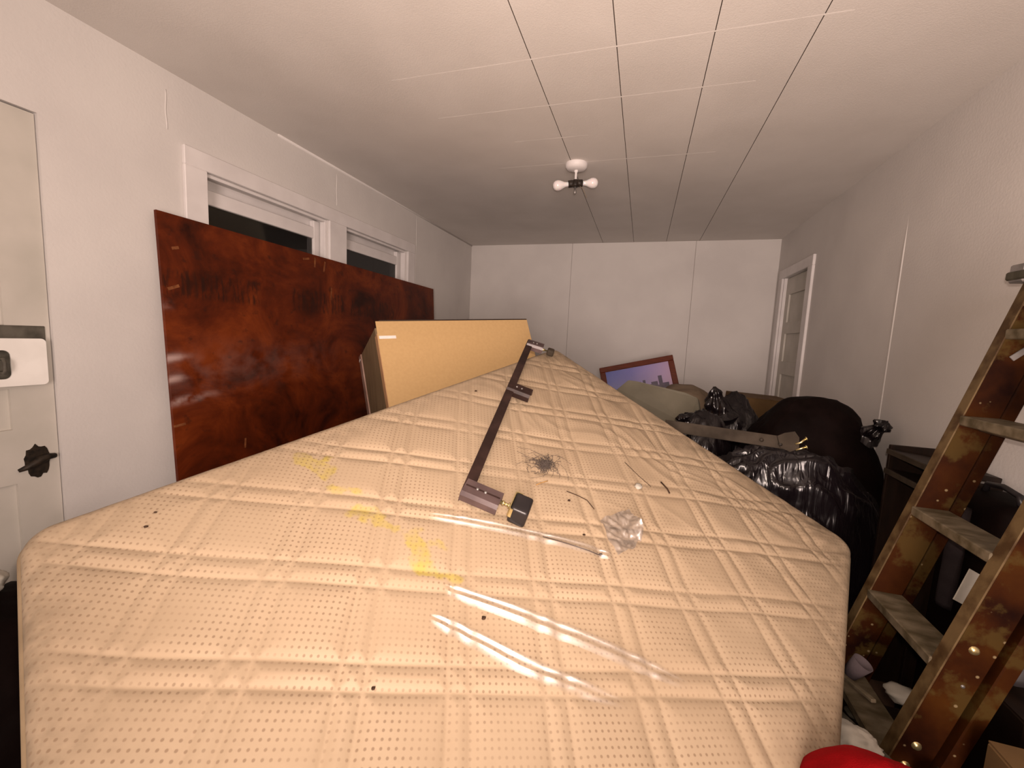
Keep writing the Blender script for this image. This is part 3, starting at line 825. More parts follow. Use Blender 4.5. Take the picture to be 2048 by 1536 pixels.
# L-section bar
bm = NB()
L_ = [(-.016, 0.0), (.017, 0.0), (.017, -.003), (-.013, -.003), (-.013, -.030), (-.016, -.030)]
add_prism(bm, [rail_pt(0, s_, h) for s_, h in L_], B_ - A_)
link('bar', bm, M['bed_steel'], br)
def arm(f, length, slot, name='clamp_arm', mat_=None, ang=0.0, lift=0.0):
    """channel shaped bracket that sticks out sideways from the bar"""
    dirv = (side * math.cos(ang) - ax * math.sin(ang)).normalized()
    prp = NN.cross(dirv).normalized()
    o_ = rail_pt(f, -0.012, 0.003 + lift)
    prof = [(-.033, -.006), (-.026, .006), (.026, .006), (.033, -.006), (.033, -.026), (.029, -.026), (.029, -.008), (.024, .002), (-.024, .002), (-.029, -.008), (-.029, -.026), (-.033, -.026)]
    bm = NB(); add_prism(bm, [o_ + prp * a + NN * h for a, h in prof], dirv * length)
    c = link(name, bm, mat_ or M['clamp_steel'], br)
    bm = NB(); add_bar(bm, o_ + dirv * 0.004 + NN * 0.0062, o_ + dirv * (length - .004) + NN * 0.0062, .004, .003, prp)
    link('weld_seam', bm, M['bed_steel'], c)
    for k in range(2):
        bm = NB(); add_lathe(bm, [(0, .0035), (.0035, .003), (.0045, 0)], o_ + dirv * (length * (.35 + .22 * k)) + NN * 0.0065, NN, 10)
        link('rivet', bm, M['steel'], c, True)
    return o_, dirv, prp
o_, dv_, pp_ = arm(0.025, 0.112, True, ang=0.10)
# threaded stem, U bracket and glide on the near clamp
tip = o_ + dv_ * 0.112 - NN * 0.004
bm = NB(); add_lathe(bm, [(0, 0), (.0055, 0), (.0055, .010), (.0075, .010), (.0075, .016), (.0045, .016), (.0045, .028), (.0085, .028), (.0085, .032), (0, .032)], tip - dv_ * 0.004, dv_, 14)
link('stem', bm, M['brass'], br, True)
c0 = tip + dv_ * 0.030
bm = NB()
U_ = [(-.036, .012), (-.036, .004), (-.032, 0), (.034, 0), (.038, .004), (.038, .022), (.035, .022), (.035, .006), (.031, .003), (-.029, .003), (-.033, .006), (-.033, .012)]
add_prism(bm, [c0 + pp_ * a + dv_ * d + NN * 0.026 for a, d in U_], NN * -0.030)
link('foot_bracket', bm, M['brass'], br)
bm = NB(); add_box(bm, c0 + dv_ * 0.030 + NN * 0.001, (.034, .026, .029), Matrix((pp_, dv_, NN)).transposed(), 0.010, 4)
ft = link('glide_foot', bm, M['black_plastic'], br, True); ft['label'] = 'black plastic foot in a brassy bracket'
arm(0.555, 0.100, False, 'middle_arm', M['bed_steel'], 0.10)
arm(0.965, 0.085, False)
bm = NB(); add_lathe(bm, [(0, 0), (.006, 0), (.006, .02), (.004, .02), (.004, .045), (0, .045)], rail_pt(0.965, .065, -.012), side, 12)
link('stem', bm, M['brass'], br, True)
bm = NB(); add_box(bm, rail_pt(0.965, .115, -.012), (.02, .018, .016), Matrix((ax, side, NN)).transposed(), 0.009, 3)
link('glide_foot', bm, M['beige_steel'], br, True)

# ================================================================ plywood sheet against the left wall
bm = NB()
def ply_x(z): return -1.972 + (1.84 - z) * 0.055
npy, npz = 240, 180
Y0p, Y1p = 1.286, 3.715
def ply_top(y): return 1.842 - (y - Y0p) * 0.012
gridv = []
ink, rub = [], []
def boxm(y, z, y0, y1, z0, z1, e=0.02): return smooth(y0 - e, y0, y) * (1 - smooth(y1, y1 + e, y)) * smooth(z0 - e, z0, z) * (1 - smooth(z1, z1 + e, z))
for j in range(npz + 1):
    for i in range(npy + 1):
        y = Y0p + (Y1p - Y0p) * i / npy
        z = ply_top(y) * j / npz
        gridv.append(bm.verts.new((ply_x(z), y, z)))
        k = max(boxm(y, z, 1.30, 1.76, 1.50, 1.60), boxm(y, z, 1.99, 2.42, 1.49, 1.60), boxm(y, z, 2.50, 3.02, 1.49, 1.60))
        ink.append(k * (0.55 + 0.35 * math.sin(y * 130) * math.sin(y * 57)))
        r_ = 0
        for (z0, y1, a_) in ((1.225, 1.42, .9), (1.135, 1.40, .85), (1.035, 1.56, .9), (1.45, 1.34, .4)):
            r_ = max(r_, a_ * math.exp(-((z - z0 - 0.10 * (y - 1.3)) / 0.016) ** 2) * (1 - smooth(1.29, y1, y)))
        r_ = max(r_, 0.09 * math.exp(-((z - 1.16 - 0.05 * (y - 1.3)) / 0.10) ** 2) * (1 - smooth(1.5, 2.6, y)))
        rub.append(r_)
front = len(gridv)
backv = []
for j in range(npz + 1):
    for i in range(npy + 1):
        a = j * (npy + 1) + i
        if i < npy and j < npz:
            bm.faces.new((gridv[a], gridv[a + npy + 1], gridv[a + npy + 2], gridv[a + 1]))
nrm = Vector((1, 0, 0.055)).normalized()
cor = [0, npy, (npz + 1) * (npy + 1) - 1, npz * (npy + 1)]
rim = [k for k in range(0, npy + 1)] + [j * (npy + 1) + npy for j in range(1, npz + 1)] + [npz * (npy + 1) + i for i in range(npy - 1, -1, -1)] + [j * (npy + 1) for j in range(npz - 1, 0, -1)]
bk = [bm.verts.new(gridv[k].co - nrm * 0.014) for k in rim]
for k in range(len(rim)):
    k2 = (k + 1) % len(rim)
    bm.faces.new((gridv[rim[k]], gridv[rim[k2]], bk[k2], bk[k]))
bm.faces.new(bk)
bmesh.ops.recalc_face_normals(bm, faces=bm.faces)
nb_ = len(bk)
ply = link('plywood_sheet', bm, M['plywood'])
for nm, arr in (('ink', ink), ('rub', rub)):
    at_ = ply.data.attributes.new(nm, 'FLOAT', 'POINT'); at_.data.foreach_set('value', arr + [0.0] * nb_)
setp(ply, 'large red-brown stained plywood sheet leaning on the window wall', 'plywood')
for y, z, a, L_ in ((2.10, 1.795, 0.2, .05), (2.17, 1.785, 1.5, .06), (2.25, 1.77, 1.4, .07), (1.35, 1.70, 0.3, .03), (2.30, 1.60, 1.5, .10), (1.33, 1.53, .4, .05), (1.31, 0.93, 0.1, .05), (2.95, 1.25, 1.4, .05), (1.62, 0.78, 1.5, .05)):
    bm = NB()
    c = Vector((ply_x(z) + .0008, y, z)); dr = Vector((0, math.cos(a), math.sin(a)))
    add_bar(bm, c - dr * L_ / 2, c + dr * L_ / 2, .0016, .006 + .007 * random.random(), (1, 0, 0))
    sp = link('splinter_scar', bm, M['scar'], ply)

# ================================================================ tilted cabinet, its fibreboard back towards us
P1 = Vector((-1.470, 2.083, 1.437)); sc_ = 2.4 / 3.05
Wv = Vector((0.661, 0.747, 0.069)).normalized(); Dn = Vector((0.337, -0.214, -0.917)); Dn = (Dn - Wv * Dn.dot(Wv)).normalized(); Dp = Vector((-0.67, 0.63, -0.393)); Dp = (Dp - Wv * Dp.dot(Wv) - Dn * Dp.dot(Dn)).normalized()
CW, CD, CH = 1.035, 0.56, 1.18
def cpt(a, c, d): return P1 + Wv * a + Dn * c + Dp * d
RM = Matrix((Wv, Dn, Dp)).transposed()
cab = empty('cabinet', cpt(CW / 2, CH, CD / 2), 'cabinet standing tilted behind the mattress, tan fibreboard back showing', 'cabinet')
def cbox(name, mat_, a0, a1, c0_, c1_, d0, d1_, bevel=0.0015):
    bm = NB(); add_box(bm, cpt((a0 + a1) / 2, (c0_ + c1_) / 2, (d0 + d1_) / 2), ((a1 - a0) / 2, (c1_ - c0_) / 2, (d1_ - d0) / 2), RM, bevel)
    return link(name, bm, mat_, cab)
bp = cbox('back_panel', M['fibreboard'], 0.0, CW, 0.0, CH, -0.004, 0.0)
bp['label'] = 'tan fibreboard back panel'
bm = NB(); add_box(bm, cpt(0.055, 0.10, -0.0045), (.048, .009, .0006), RM); link('paint_mark', bm, M['white_mark'], bp)
cbox('side_panel', M['cab_side'], 0.004, 0.020, 0.02, CH, 0.050, CD - .060)
cbox('side_panel', M['cab_side'], CW - .016, CW, 0.02, CH, 0.0, CD)
cbox('edge_strip', M['cab_edge'], -0.002, 0.020, 0.075, CH, 0.0, 0.055)
cbox('front_strip', M['cab_edge2'], -0.004, 0.018, 0.02, CH, CD - .065, CD)
bm = NB(); add_box(bm, cpt(-0.0045, 0.05, CD - .022), (.0008, .006, .020), RM); link('paint_mark', bm, M['white_mark'], cab)
cbox('top_panel', M['dark_top'], 0.022, CW + .003, -0.010, 0.010, 0.001, CD)
cbox('bottom_panel', M['cab_side'], 0.02, CW - .016, CH - .02, CH, 0.0, CD)

# ================================================================ picture against the far wall
def pic_pt(a, c, d): return PX + px_ * a + pyv * c + pn * d
PX = Vector((-0.396, 4.28, 1.113)); PT = Vector((0.282, 4.33, 1.285))
px_ = (PT - PX).normalized()
pn = Vector((0.05, -1, 0.28)); pn = (pn - px_ * pn.dot(px_)).normalized()
pyv = px_.cross(pn).normalized()
if pyv.z > 0: pyv = -pyv
PW, PH, FB = (PT - PX).length, 0.56, 0.052
pic = empty('framed_picture', pic_pt(PW / 2, PH, 0), 'city skyline picture in a red-brown wooden frame leaning behind the clutter', 'picture')
PR = Matrix((px_, pyv, pn)).transposed()
def pbox(name, mat_, a0, a1, c0_, c1_, d0, d1_, bevel=0.0, parent=None):
    bm = NB(); add_box(bm, pic_pt((a0 + a1) / 2, (c0_ + c1_) / 2, (d0 + d1_) / 2), ((a1 - a0) / 2, (c1_ - c0_) / 2, abs(d1_ - d0) / 2), PR, bevel)
    return link(name, bm, mat_, parent or pic)
for nm, a0, a1, c0_, c1_ in (('frame_rail', 0, PW, 0, FB), ('frame_rail', 0, PW, PH - FB, PH), ('frame_stile', 0, FB, FB, PH - FB), ('frame_stile', PW - FB, PW, FB, PH - FB)):
    pbox(nm, M['frame_wood'], a0, a1, c0_, c1_, 0.0, 0.022, 0.004)
m, nt, p = mat_new('dusk_sky_print')
tc = node(nt, 'ShaderNodeTexCoord')
sx = node(nt, 'ShaderNodeSeparateXYZ'); nt.links.new(tc.outputs['Generated'], sx.inputs[0])
rr_ = ramp(nt, [(0.0, (0.04, 0.09, 0.48)), (0.35, (0.17, 0.17, 0.56)), (0.75, (0.46, 0.34, 0.60)), (1.0, (0.60, 0.38, 0.54))])
nt.links.new(sx.outputs['X'], rr_.inputs[0]); nt.links.new(rr_.outputs[0], p.inputs['Base Color']); p.inputs['Roughness'].default_value = 0.5
M['print'] = m
prt = pbox('print', m, FB - .005, PW - FB + .005, FB - .005, PH - FB + .005, 0.002, 0.006)
M['print_dark'] = noise_mat('skyline_ink', (0.020, 0.012, 0.07), (0.05, 0.025, 0.12), 30, 0.5, 0)
for a0, a1, c0_ in ((.33, .365, .205), (.385, .41, .195), (.365, .40, .235), (.46, .52, .225), (.53, .565, .175), (.50, .60, .262), (.24, .33, .25), (.10, .24, .27), (.565, .62, .25), (.43, .46, .245)):
    pbox('skyline_tower', M['print_dark'], a0, a1, c0_, 0.34, 0.006, 0.0064, 0, prt)
pbox('skyline_ground', M['print_dark'], FB, PW - FB, 0.30, PH - FB, 0.006, 0.0066, 0, prt)
pbox('picture_glass', M['picture_glass'], FB - .004, PW - FB + .004, FB - .004, PH - FB + .004, 0.010, 0.012)

setp(quick_box('storage_trunk', M['brown_wood'], (-.30, .42, 4.12, 4.66, 0, .565), None, .01), 'dark trunk carrying the framed picture behind the heap', 'trunk')
# ================================================================ blobs: bags and cloth
def blob(name, c, rad, seed, mat_, amp=0.16, wr=0.05, sub=5, floor_z=0.0, xmax=1.188, parent=None, extra=None, sq=1.0, flow=(0.35, 0.0, 1.0)):
    """closed soft shape: broad lumps, and sharp folds that run along the direction flow"""
    bm = NB(); bmesh.ops.create_icosphere(bm, subdivisions=sub, radius=1.0)
    c = Vector(c); FR = frame_from(flow, (0, 1, 0))
    for vv in bm.verts:
        d = vv.co.normalized()
        e = Vector([math.copysign(abs(k) ** sq, k) for k in d])
        k = 1 + amp * nz(d.x * 1.3 + seed, d.y * 1.3, d.z * 1.3) + amp * 0.3 * nz(d.x * 2.8 + seed, d.y * 2.8, d.z * 2.8 + 4)
        l = FR.transposed() @ d
        warp = 0.5 * nz(d.x * 2 + seed, d.y * 2, d.z * 2)
        f1 = 1 - abs(nz(l.x * 4.5 + warp + seed * 2, l.y * 4.5 + warp, l.z * 0.9)) * 3.0
        f2 = 1 - abs(nz(l.x * 9.0 + warp * 2 + seed, l.y * 9.0 - warp, l.z * 1.8 + 2)) * 3.0
        gate = smooth(-.25, .35, nz(d.x * 1.9 + 7 + seed, d.y * 1.9, d.z * 1.9))
        k += wr * max(f1, -.4) * (0.4 + 0.6 * gate) + wr * 0.5 * max(f2, -.4) * gate
        q = c + Vector((e.x * rad[0], e.y * rad[1], e.z * rad[2])) * k
        q.z = max(q.z, floor_z)
        q.x = min(q.x, xmax)
        if extra: q = extra(q, d)
        vv.co = q
    return link(name, bm, mat_, parent, True)

def knot(name, base_, tip_, r0, r1, seed, mat_, parent):
    """gathered neck of a bag that flares at its end"""
    bm = NB(); base_ = Vector(base_); tip_ = Vector(tip_); fr_ = frame_from(tip_ - base_)
    n, sg = 14, 40; rows = []
    for i in range(n + 1):
        f = i / n
        r = r1 * 0.35 + (r0 - r1 * 0.35) * (1 - f) ** 1.35 + r1 * 0.8 * math.exp(-((f - .82) / .12) ** 2)
        row = []
        for k in range(sg):
            a = 2 * math.pi * k / sg
            rr = r * (1 + 0.28 * math.sin(a * 7 + seed) * smooth(.1, .5, f) + 0.55 * nz(math.cos(a) * 1.2 + seed, math.sin(a) * 1.2, f * 3))
            z_ = (tip_ - base_).length * f + 0.25 * r1 * nz(math.cos(a) * 2, math.sin(a) * 2, seed) * f
            q = base_ + fr_ @ Vector((rr * math.cos(a), rr * math.sin(a), z_)); q.x = min(q.x, 1.192)
            row.append(bm.verts.new(q))
        rows.append(row)
    for A, B in zip(rows, rows[1:]):
        for k in range(sg): bm.faces.new((A[k], A[(k + 1) % sg], B[(k + 1) % sg], B[k]))
    bm.faces.new(rows[-1])
    bmesh.ops.recalc_face_normals(bm, faces=bm.faces)
    return link(name, bm, mat_, parent, True)

GB = 'black bin bags heaped along the wall'
bag = empty('bin_bag', (.72, 2.20, 0), 'shiny wrinkled black bin bag bulging beside the long mattress edge', 'bin bag', GB)
blob('bag_body', (.68, 2.19, .45), (.40, .135, .49), 2.0, M['bag'], .10, .10, 6, parent=bag, flow=(-.75, 0, 1))
bag = empty('bin_bag', (.86, 2.70, 0), 'tallest dull black bag of the heap, reaching the right wall', 'bin bag', GB)
blob('bag_body', (.88, 2.57, .56), (.335, .25, .565), 7.3, M['dark_cloth'], .07, .03, 5, parent=bag, sq=.85)
knot('bag_neck', (1.08, 2.45, .97), (1.125, 2.385, 1.065), .06, .026, 1.0, M['bag'], bag)
bag = empty('bin_bag', (.47, 3.10, 0), 'black bin bag with a tied ear sticking up before the cardboard', 'bin bag', GB)
blob('bag_body', (.60, 3.08, .51), (.26, .18, .54), 4.1, M['bag'], .10, .05, 5, parent=bag)
knot('bag_neck', (.50, 3.01, .94), (.465, 2.97, 1.125), .11, .016, 2.0, M['bag'], bag)
bag = empty('bin_bag', (.34, 2.62, 0), 'small black bin bag tucked under the grey foam board', 'bin bag', GB)
blob('bag_body', (.36, 2.58, .48), (.20, .17, .55), 9.4, M['bag'], .10, .06, 5, parent=bag)
knot('bag_neck', (.27, 2.52, .90), (.235, 2.50, 1.0), .06, .02, 4.0, M['bag'], bag)

# grey foam board on the heap
bm = NB()
gp = [(-0.30, 3.22, 0.86), (-0.150, 3.16, 1.045), (-0.080, 3.14, 1.115), (-0.02, 3.13, 1.112), (.305, 3.10, 1.060), (.385, 3.09, 1.030), (.400, 3.05, .955), (.33, 2.95, .86), (.26, 2.92, .80)]
add_prism(bm, gp, (0.02, 0.05, -0.02)); bmesh.ops.bevel(bm, geom=list(bm.edges), offset=0.004, segments=2, affect='EDGES')
setp(link('foam_board', bm, M['grey_board']), 'grey-green board with clipped corners resting before the framed picture', 'board')
# tan blanket and cardboard behind
blob('folded_blanket', (.36, 3.72, .52), (.26, .26, .52), 15.2, M['tan_cloth'], .08, .02, 5, sq=.6)
setp(bpy.data.objects['folded_blanket'], 'tan folded blanket heaped behind the grey-green board', 'blanket')
def carton(name, lim, lb, rz=0.0, tilt=0.0, group=None, flaps=True, mat_=None):
    x0, x1, y0, y1, z0, z1 = lim
    c = Vector(((x0 + x1) / 2, (y0 + y1) / 2, z0))
    root = empty(name, c, lb, 'box', group)
    Rm_ = Matrix.Rotation(rz, 3, 'Z') @ Matrix.Rotation(tilt, 3, 'Y')
    hx_, hy_, hz_ = (x1 - x0) / 2, (y1 - y0) / 2, (z1 - z0) / 2
    up = Rm_ @ Vector((0, 0, hz_))
    bm = NB(); add_box(bm, c + up, (hx_, hy_, hz_), Rm_, 0.003); link('carton_body', bm, mat_ or M['cardboard'], root)
    if flaps:
        for s_ in (-1, 1):
            bm = NB(); add_box(bm, c + up * 2 + Rm_ @ Vector((s_ * hx_ / 2, 0, 0.002)), (hx_ / 2 - .002, hy_, .002), Rm_); link('flap', bm, mat_ or M['cardboard'], root)
    return root
carton('cardboard_box', (.70, 1.10, 3.62, 4.05, 0, 0.995), 'brown cardboard box behind the black bags near the panelled door', 0.12, 0.05)
# unseen load the mattress rests on
GS = 'cardboard boxes carrying the mattress'
for lim, lb in (((-.72, -.34, 1.66, 2.02, 0, .40), 'lower carton of the pair under the far mattress corner'), ((-.70, -.36, 1.68, 2.0, .40, .80), 'upper carton of the pair under the far mattress corner'),
                ((-1.00, -.70, .78, 1.10, 0, .58), 'carton under the mattress side that faces the bare door'), ((.05, .36, 1.30, 1.60, 0, .44), 'carton under the mattress side that faces the ladder')):
    carton('cardboard_box', lim, lb, 0, 0, GS, False)

# beige bed rail with a bracket and brassy screws over the bags
b2 = empty('steel_rail', (.43, 2.08, .95), 'dusty beige steel bed rail with brassy screws lying across the bin bags', 'bed rail')
a_, c_ = Vector((.13, 2.085, 1.003)), Vector((.642, 2.005, .990))
bm = NB(); add_bar(bm, a_, c_, .004, .052, (0, 1, 0), .0008); bx_ = link('bar', bm, M['beige_steel'], b2)
bm = NB(); add_bar(bm, a_ + Vector((0, .016, -.026)), c_ + Vector((0, .016, -.026)), .032, .004, (0, 1, 0), .0008); link('bar_flange', bm, M['beige_steel'], b2)
YB2 = 1.998
bm = NB(); add_prism(bm, [(.572, YB2, 1.020), (.598, YB2, 1.036), (.634, YB2, 1.046), (.652, YB2, 1.022), (.656, YB2, .975), (.625, YB2, .958), (.588, YB2, .972)], (0, -.004, 0)); link('bracket', bm, M['beige_steel'], b2)
for x, z in ((.520, .993), (.588, .985)):
    bm = NB(); add_lathe(bm, [(0, .003), (.006, .002), (.008, 0)], (x, YB2 - .003 + .014 * (x < .57), z), (0, -1, 0), 12); link('bolt_hole', bm, M['black_hole'], b2, True)
for x, z, dz in ((.652, 1.003, .004), (.656, .978, -.006)):
    bm = NB(); add_tube(bm, [(x - .012, YB2 - .006, z - .010), (x + .006, YB2 - .008, z), (x + .022, YB2 - .010, z + .014 + dz)], .0042, 8); link('screw', bm, M['brass'], b2, True)
    bm = NB(); add_lathe(bm, [(0, .005), (.007, .004), (.008, 0), (0, 0)], (x + .022, YB2 - .010, z + .014 + dz), (1, 0, .5), 10); link('screw_head', bm, M['brass'], b2, True)

# ================================================================ step ladder leaning on the right wall
lad = empty('step_ladder', (.70, 1.40, 0), 'old wooden step ladder splashed with paint leaning on the right wall', 'ladder')
def lad_x(z): return .835 + .275 * (z - .92)
LD = Vector((.275, 0, 1)).normalized()          # up the rails
LP = Vector((LD.z, 0, -LD.x))                   # from the front edge backwards (towards the wall)
ZT = 1.62
YFAR, YNEAR, RT, RW = 1.572, 1.235, .036, .080
def lrail(y, z0, z1, name, off=0.0, wd=RW, th=RT, edge=True, flare=0.0):
    a = Vector((lad_x(z0), y, z0)) + LP * (off + wd / 2); c = Vector((lad_x(z1), y, z1)) + LP * (off + wd / 2)
    a.y += flare
    bm = NB(); add_bar(bm, a, c, wd, th, LP, .003); rl = link(name, bm, M['ladder_wood'], lad)
    if edge:
        a = Vector((lad_x(z0), y + flare, z0)); c = Vector((lad_x(z1), y, z1))
        bm = NB(); add_bar(bm, a - LP * .001, c - LP * .001, .004, th + .001, LP, .001); link('worn_edge', bm, M['ladder_edge'], rl)
    return rl
lrail(YFAR, 0.0, ZT, 'side_rail'); lrail(YNEAR, 0.0, ZT, 'side_rail')
lrail(YFAR + .012, 0.0, ZT - .06, 'rear_leg', RW + .010, .032, .036, False); lrail(YNEAR - .012, 0.0, ZT - .06, 'rear_leg', RW + .010, .032, .036, False)
for z in (.345, .625, .915, 1.205, 1.46):
    c = Vector((lad_x(z), (YFAR + YNEAR) / 2, z)) 
    bm = NB(); add_box(bm, c + Vector((.040, 0, -.006)), (.046, (YFAR - YNEAR) / 2 - RT / 2 + .004, .014), None, .003)
    tr = link('tread', bm, M['ladder_tread'], lad)
    bm = NB(); add_tube(bm, [c + Vector((.045, (YFAR - YNEAR) / 2 + .02, -.030)), c + Vector((.045, -(YFAR - YNEAR) / 2 - .02, -.030))], .004, 8); link('tie_rod', bm, M['steel'], tr, True)
for z in (.36, .42, .70, 1.00):
    bm = NB(); add_lathe(bm, [(0, .006), (.008, .005), (.011, 0)], Vector((lad_x(z), YNEAR - RT / 2, z)) + LP * .035, (0, -1, 0), 12); link('bolt_head', bm, M['brass'], lad, True)
# top cap, spreader bar
bm = NB(); add_box(bm, Vector((lad_x(ZT), (YFAR + YNEAR) / 2, ZT + .012)) + LP * .045, (.085, (YFAR - YNEAR) / 2 + .035, .012), None, .004); link('top_cap', bm, M['old_board'], lad)
bm = NB(); add_box(bm, Vector((lad_x(ZT) - .012, YFAR + .005, ZT + .006)), (.024, .026, .026), None, .004); link('corner_plate', bm, M['steel'], lad)
bm = NB(); add_bar(bm, Vector((lad_x(1.40) + .03, YFAR - .021, 1.385)), Vector((lad_x(1.48) + .10, YFAR - .021, 1.475)), .016, .004, (0, 0, 1), .001); link('spreader', bm, M['steel'], lad)

# ================================================================ things behind and below the ladder
# dark bench with pale edges by the wall
bench = empty('shelf_unit', (1.08, 2.06, 0), 'dark shelf unit with pale front edges beyond the ladder', 'shelf')
quick_box('shelf_board', M['brown_wood'], (.99, 1.19, 2.045, 2.06, 0, 1.02), bench, .002)
for z in (.985, .905):
    bm = NB(); add_box(bm, (1.085, 1.92, z), (.105, .12, .010), Matrix.Rotation(.10, 3, 'Y'), .002); s1 = link('shelf_board', bm, M['brown_wood'], bench)
    bm = NB(); add_box(bm, (.979, 1.92, z + .0105), (.004, .12, .010), None, .001); link('shelf_edge', bm, M['beige_steel'], s1)
quick_box('shelf_side', M['brown_wood'], (1.0, 1.19, 1.79, 1.805, 0, .96), bench, .002)
# black suitcase beside it
sc2 = empty('suitcase', (1.10, 1.74, 0), 'black soft suitcase standing against the right wall behind the ladder', 'suitcase')
bm = NB(); add_box(bm, (1.095, 1.64, .50), (.085, .125, .46), Matrix.Rotation(.02, 3, 'Y'), .045, 4); link('suitcase_body', bm, M['dark_cloth'], sc2, True)
bm = NB(); add_tube(bm, [(1.09, 1.57, .955), (1.09, 1.58, .985), (1.09, 1.64, .995), (1.09, 1.70, .985), (1.09, 1.71, .955)], .009, 8); link('handle', bm, M['black_plastic'], sc2, True)
for y in (1.56, 1.72):
    bm = NB(); add_lathe(bm, [(0, -.012), (.03, -.012), (.034, -.006), (.034, .006), (.03, .012), (0, .012)], (1.09, y, .034), (0, 1, 0), 16); link('wheel', bm, M['black_plastic'], sc2, True)
# hanging grey cloth strip
bm = NB(); rowsc = []
for j in range(25):
    f = j / 24
    rowsc.append([bm.verts.new((1.000 - .012 * f + .010 * math.sin(i * 1.3 + f * 2), 1.60 + .018 * i + .012 * f, .92 - .34 * f)) for i in range(5)])
for A, B in zip(rowsc, rowsc[1:]):
    for i in range(4): bm.faces.new((A[i], A[i + 1], B[i + 1], B[i]))
bmesh.ops.solidify(bm, geom=list(bm.faces), thickness=.004)
setp(link('cloth_strip', bm, M['grey_cloth'], None, True), 'mauve grey cloth strip hanging down behind the ladder', 'cloth')
# white sheet of paper and low clutter
bm = NB(); add_box(bm, (.965, 1.50, .715), (.045, .0015, .050), Matrix.Rotation(.5, 3, 'Z') @ Matrix.Rotation(.45, 3, 'Y')); setp(link('paper_sheet', bm, M['paper']), 'white sheet of card propped behind the ladder treads', 'paper')
carton('cardboard_box', (.94, 1.18, 1.24, 1.48, 0, .52), 'worn brown box behind the ladder under the white card', 0, 0, None, True, M['brown_wood'])
carton('cardboard_box', (.80, 1.15, .80, 1.13, 0, .535), 'brown cardboard box on the near side of the ladder foot', 0.0, 0, None, True)
GL = 'loose boards between mattress and ladder'
def plank(a, c, wx_, wy_, lb, mat_='old_board', hint=(0, 0, 1)):
    bm = NB(); add_bar(bm, a, c, wx_, wy_, hint, .002)
    setp(link('board', bm, M[mat_]), lb, 'board', GL)
plank((.51, 1.50, .32), (.62, 1.06, .40), .016, .15, 'wide grey weathered board slanting up beside the mattress edge')
plank((.575, 1.52, .43), (.655, 1.26, .47), .010, .014, 'thin pale stick crossing the weathered board', 'ladder_tread')
plank((.735, 1.17, .02), (.745, 1.16, .40), .02, .05, 'dark brown board end near the ladder foot', 'brown_wood')
plank((.62, 1.66, .10), (.80, 1.64, .56), .015, .05, 'narrow brown slat leaning behind the ladder', 'brown_wood')
carton('cardboard_box', (.64, .90, 1.265, 1.54, 0, .26), 'low dark box on the floor between mattress and ladder', 0, 0, None, True, M['brown_wood'])
# crumpled white paper, mauve cup
blob('crumpled_paper', (.560, 1.13, .452), (.048, .040, .030), 21.0, M['paper'], .25, .10, 4)
setp(bpy.data.objects['crumpled_paper'], 'crumpled white paper beside the mattress edge above the red fleece', 'paper')
bm = NB(); add_lathe(bm, [(0, 0), (.018, 0), (.024, .055), (.022, .055), (.0165, .003), (0, .003)], (.612, 1.30, .505), (.35, -.2, .8), 20)
setp(link('plastic_cup', bm, M['grey_cloth'], None, True), 'mauve plastic cup wedged against the mattress edge', 'cup')
for k, (x, y, z, s_, lb) in enumerate(((.74, 1.44, .28, .05, 'grey torn paper on the low box by the ladder'), (.80, 1.42, .40, .045, 'beige torn paper behind the ladder tread'), (.76, 1.33, .275, .035, 'small beige paper scrap on the low box'))):
    blob('paper_scrap', (x, y, z), (s_, s_ * .8, s_ * .35), 31 + k, M['paper'] if k != 0 else M['old_board'], .3, .1, 3)
    o = bpy.data.objects['paper_scrap' + ('' if k == 0 else '.%03d' % k)]; setp(o, lb, 'paper', 'paper scraps by the ladder')
# round dark thing above the paper scraps
bm = NB(); add_lathe(bm, [(0, .0), (.075, .0), (.085, .012), (.085, .045), (.07, .055), (0, .055)], (1.00, 1.42, .60), (-.3, -.8, .45), 28)
setp(link('round_tin', bm, M['black_plastic'], None, 'auto'), 'round black tin propped behind the ladder treads', 'tin')

# red fleece over the mattress edge, close to the photographer
def drape(q, d):
    return q
blob('red_fleece', (.495, .845, .492), (.170, .125, .150), 40.0, M['red_cloth'], .10, .035, 5, floor_z=0.0)
setp(bpy.data.objects['red_fleece'], 'red fleece garment draped beside the mattress edge and the ladder', 'garment')
carton('cardboard_box', (.44, .68, .72, .96, 0, .33), 'plain box under the red fleece', 0, 0, None, False)
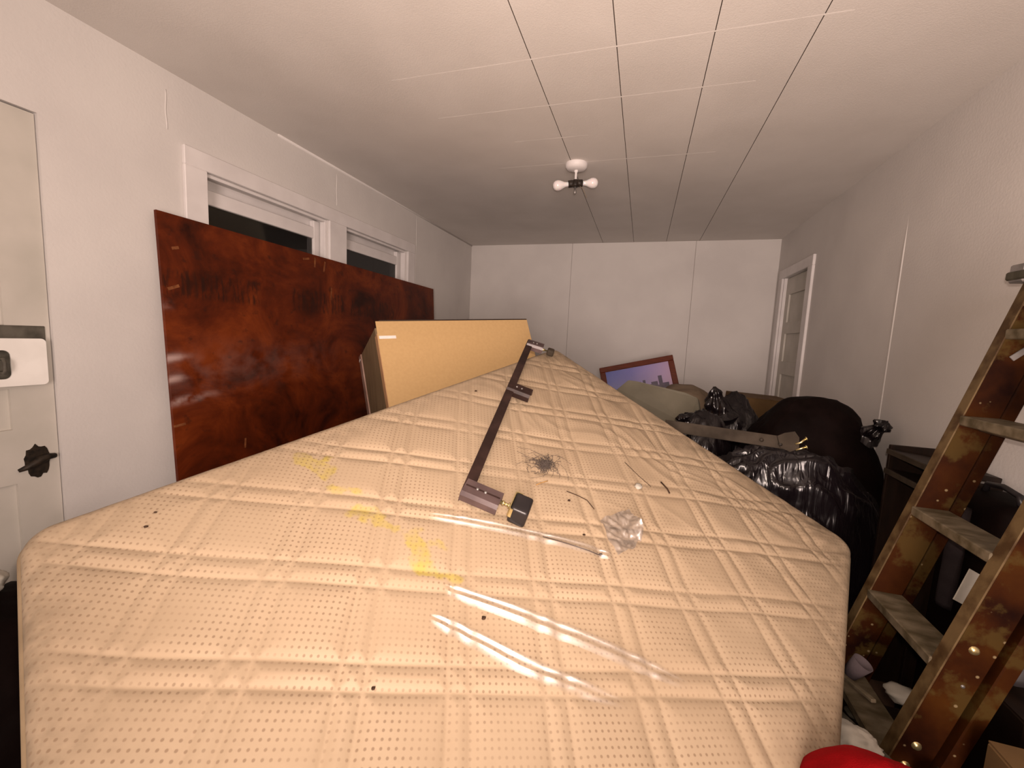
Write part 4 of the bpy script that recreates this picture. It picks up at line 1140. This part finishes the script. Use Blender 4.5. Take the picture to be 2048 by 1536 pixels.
# dark heap and white paper beside the door
blob('cloth_heap', (-1.66, .62, .27), (.28, .36, .33), 52.0, M['dark_cloth'], .12, .04, 5, xmax=5)
setp(bpy.data.objects['cloth_heap'], 'dark brown cloth heap on the floor between the mattress and the bare door', 'cloth')
blob('crumpled_paper', (-1.66, .60, .655), (.06, .05, .035), 57.0, M['paper'], .25, .1, 4, xmax=5)
setp(bpy.data.objects['crumpled_paper.001'], 'crumpled white paper on the dark cloth beside the bare door', 'paper')
blob('rag', (-1.55, .80, .62), (.05, .06, .05), 59.0, M['grey_cloth'], .25, .1, 4, xmax=5)
setp(bpy.data.objects['rag'], 'mauve grey rag peeking over the mattress corner by the bare door', 'rag')

# ================================================================ ceiling light with two bare bulbs
LC = Vector((-0.463, 2.645, ZC))
cl = empty('ceiling_light', LC, 'white ceiling light fitting with two bare bulbs and dark sockets', 'ceiling light')
bm = NB(); add_lathe(bm, [(0, .0), (.066, .0), (.068, -.006), (.064, -.022), (.052, -.034), (.020, -.038), (0, -.038)], LC, (0, 0, 1), 36); link('canopy', bm, M['white_trim'], cl, 'auto')
bm = NB(); add_lathe(bm, [(0, -.03), (.012, -.034), (.012, -.046), (.007, -.050), (.007, -.095), (0, -.095)], LC, (0, 0, 1), 16); link('stem', bm, M['white_trim'], cl, True)
ba = Vector((.93, .28, 0)).normalized(); SC = LC + Vector((0, 0, -.112))
bm = NB(); add_lathe(bm, [(0, -.020), (.018, -.020), (.020, -.012), (.020, .014), (.014, .020), (0, .020)], SC, (0, 0, 1), 20); link('socket_hub', bm, M['socket'], cl, True)
for s_, tz in ((-1, -.16), (1, .06)):
    dr = (ba * s_ + Vector((0, 0, tz))).normalized()
    bm = NB(); add_lathe(bm, [(0, .010), (.017, .010), (.021, .018), (.021, .042), (.0165, .044), (0, .044)], SC, dr, 20); link('socket', bm, M['socket'], cl, True)
    bm = NB(); add_lathe(bm, [(.013, .040), (.0135, .055), (.016, .066), (.0225, .080), (.0285, .094), (.030, .106), (.0285, .118), (.022, .129), (.012, .1355), (0, .1375)], SC, dr, 28); link('bulb', bm, M['bulb'], cl, True)
bm = NB(); add_lathe(bm, [(0, -.018), (.006, -.018), (.006, -.040), (.009, -.044), (.009, -.058), (.004, -.064), (0, -.064)], SC, (0, 0, 1), 14); link('finial', bm, M['steel'], cl, True)
bm = NB(); add_tube(bm, [SC + Vector((.02, 0, -.012)), SC + Vector((.045, .004, -.03)), SC + Vector((.06, .006, -.06)), SC + Vector((.072, .008, -.085))], .0012, 6); link('pull_cord', bm, M['piping'], cl, True)

for o in bpy.data.objects:
    if '_org' in o: del o['_org']
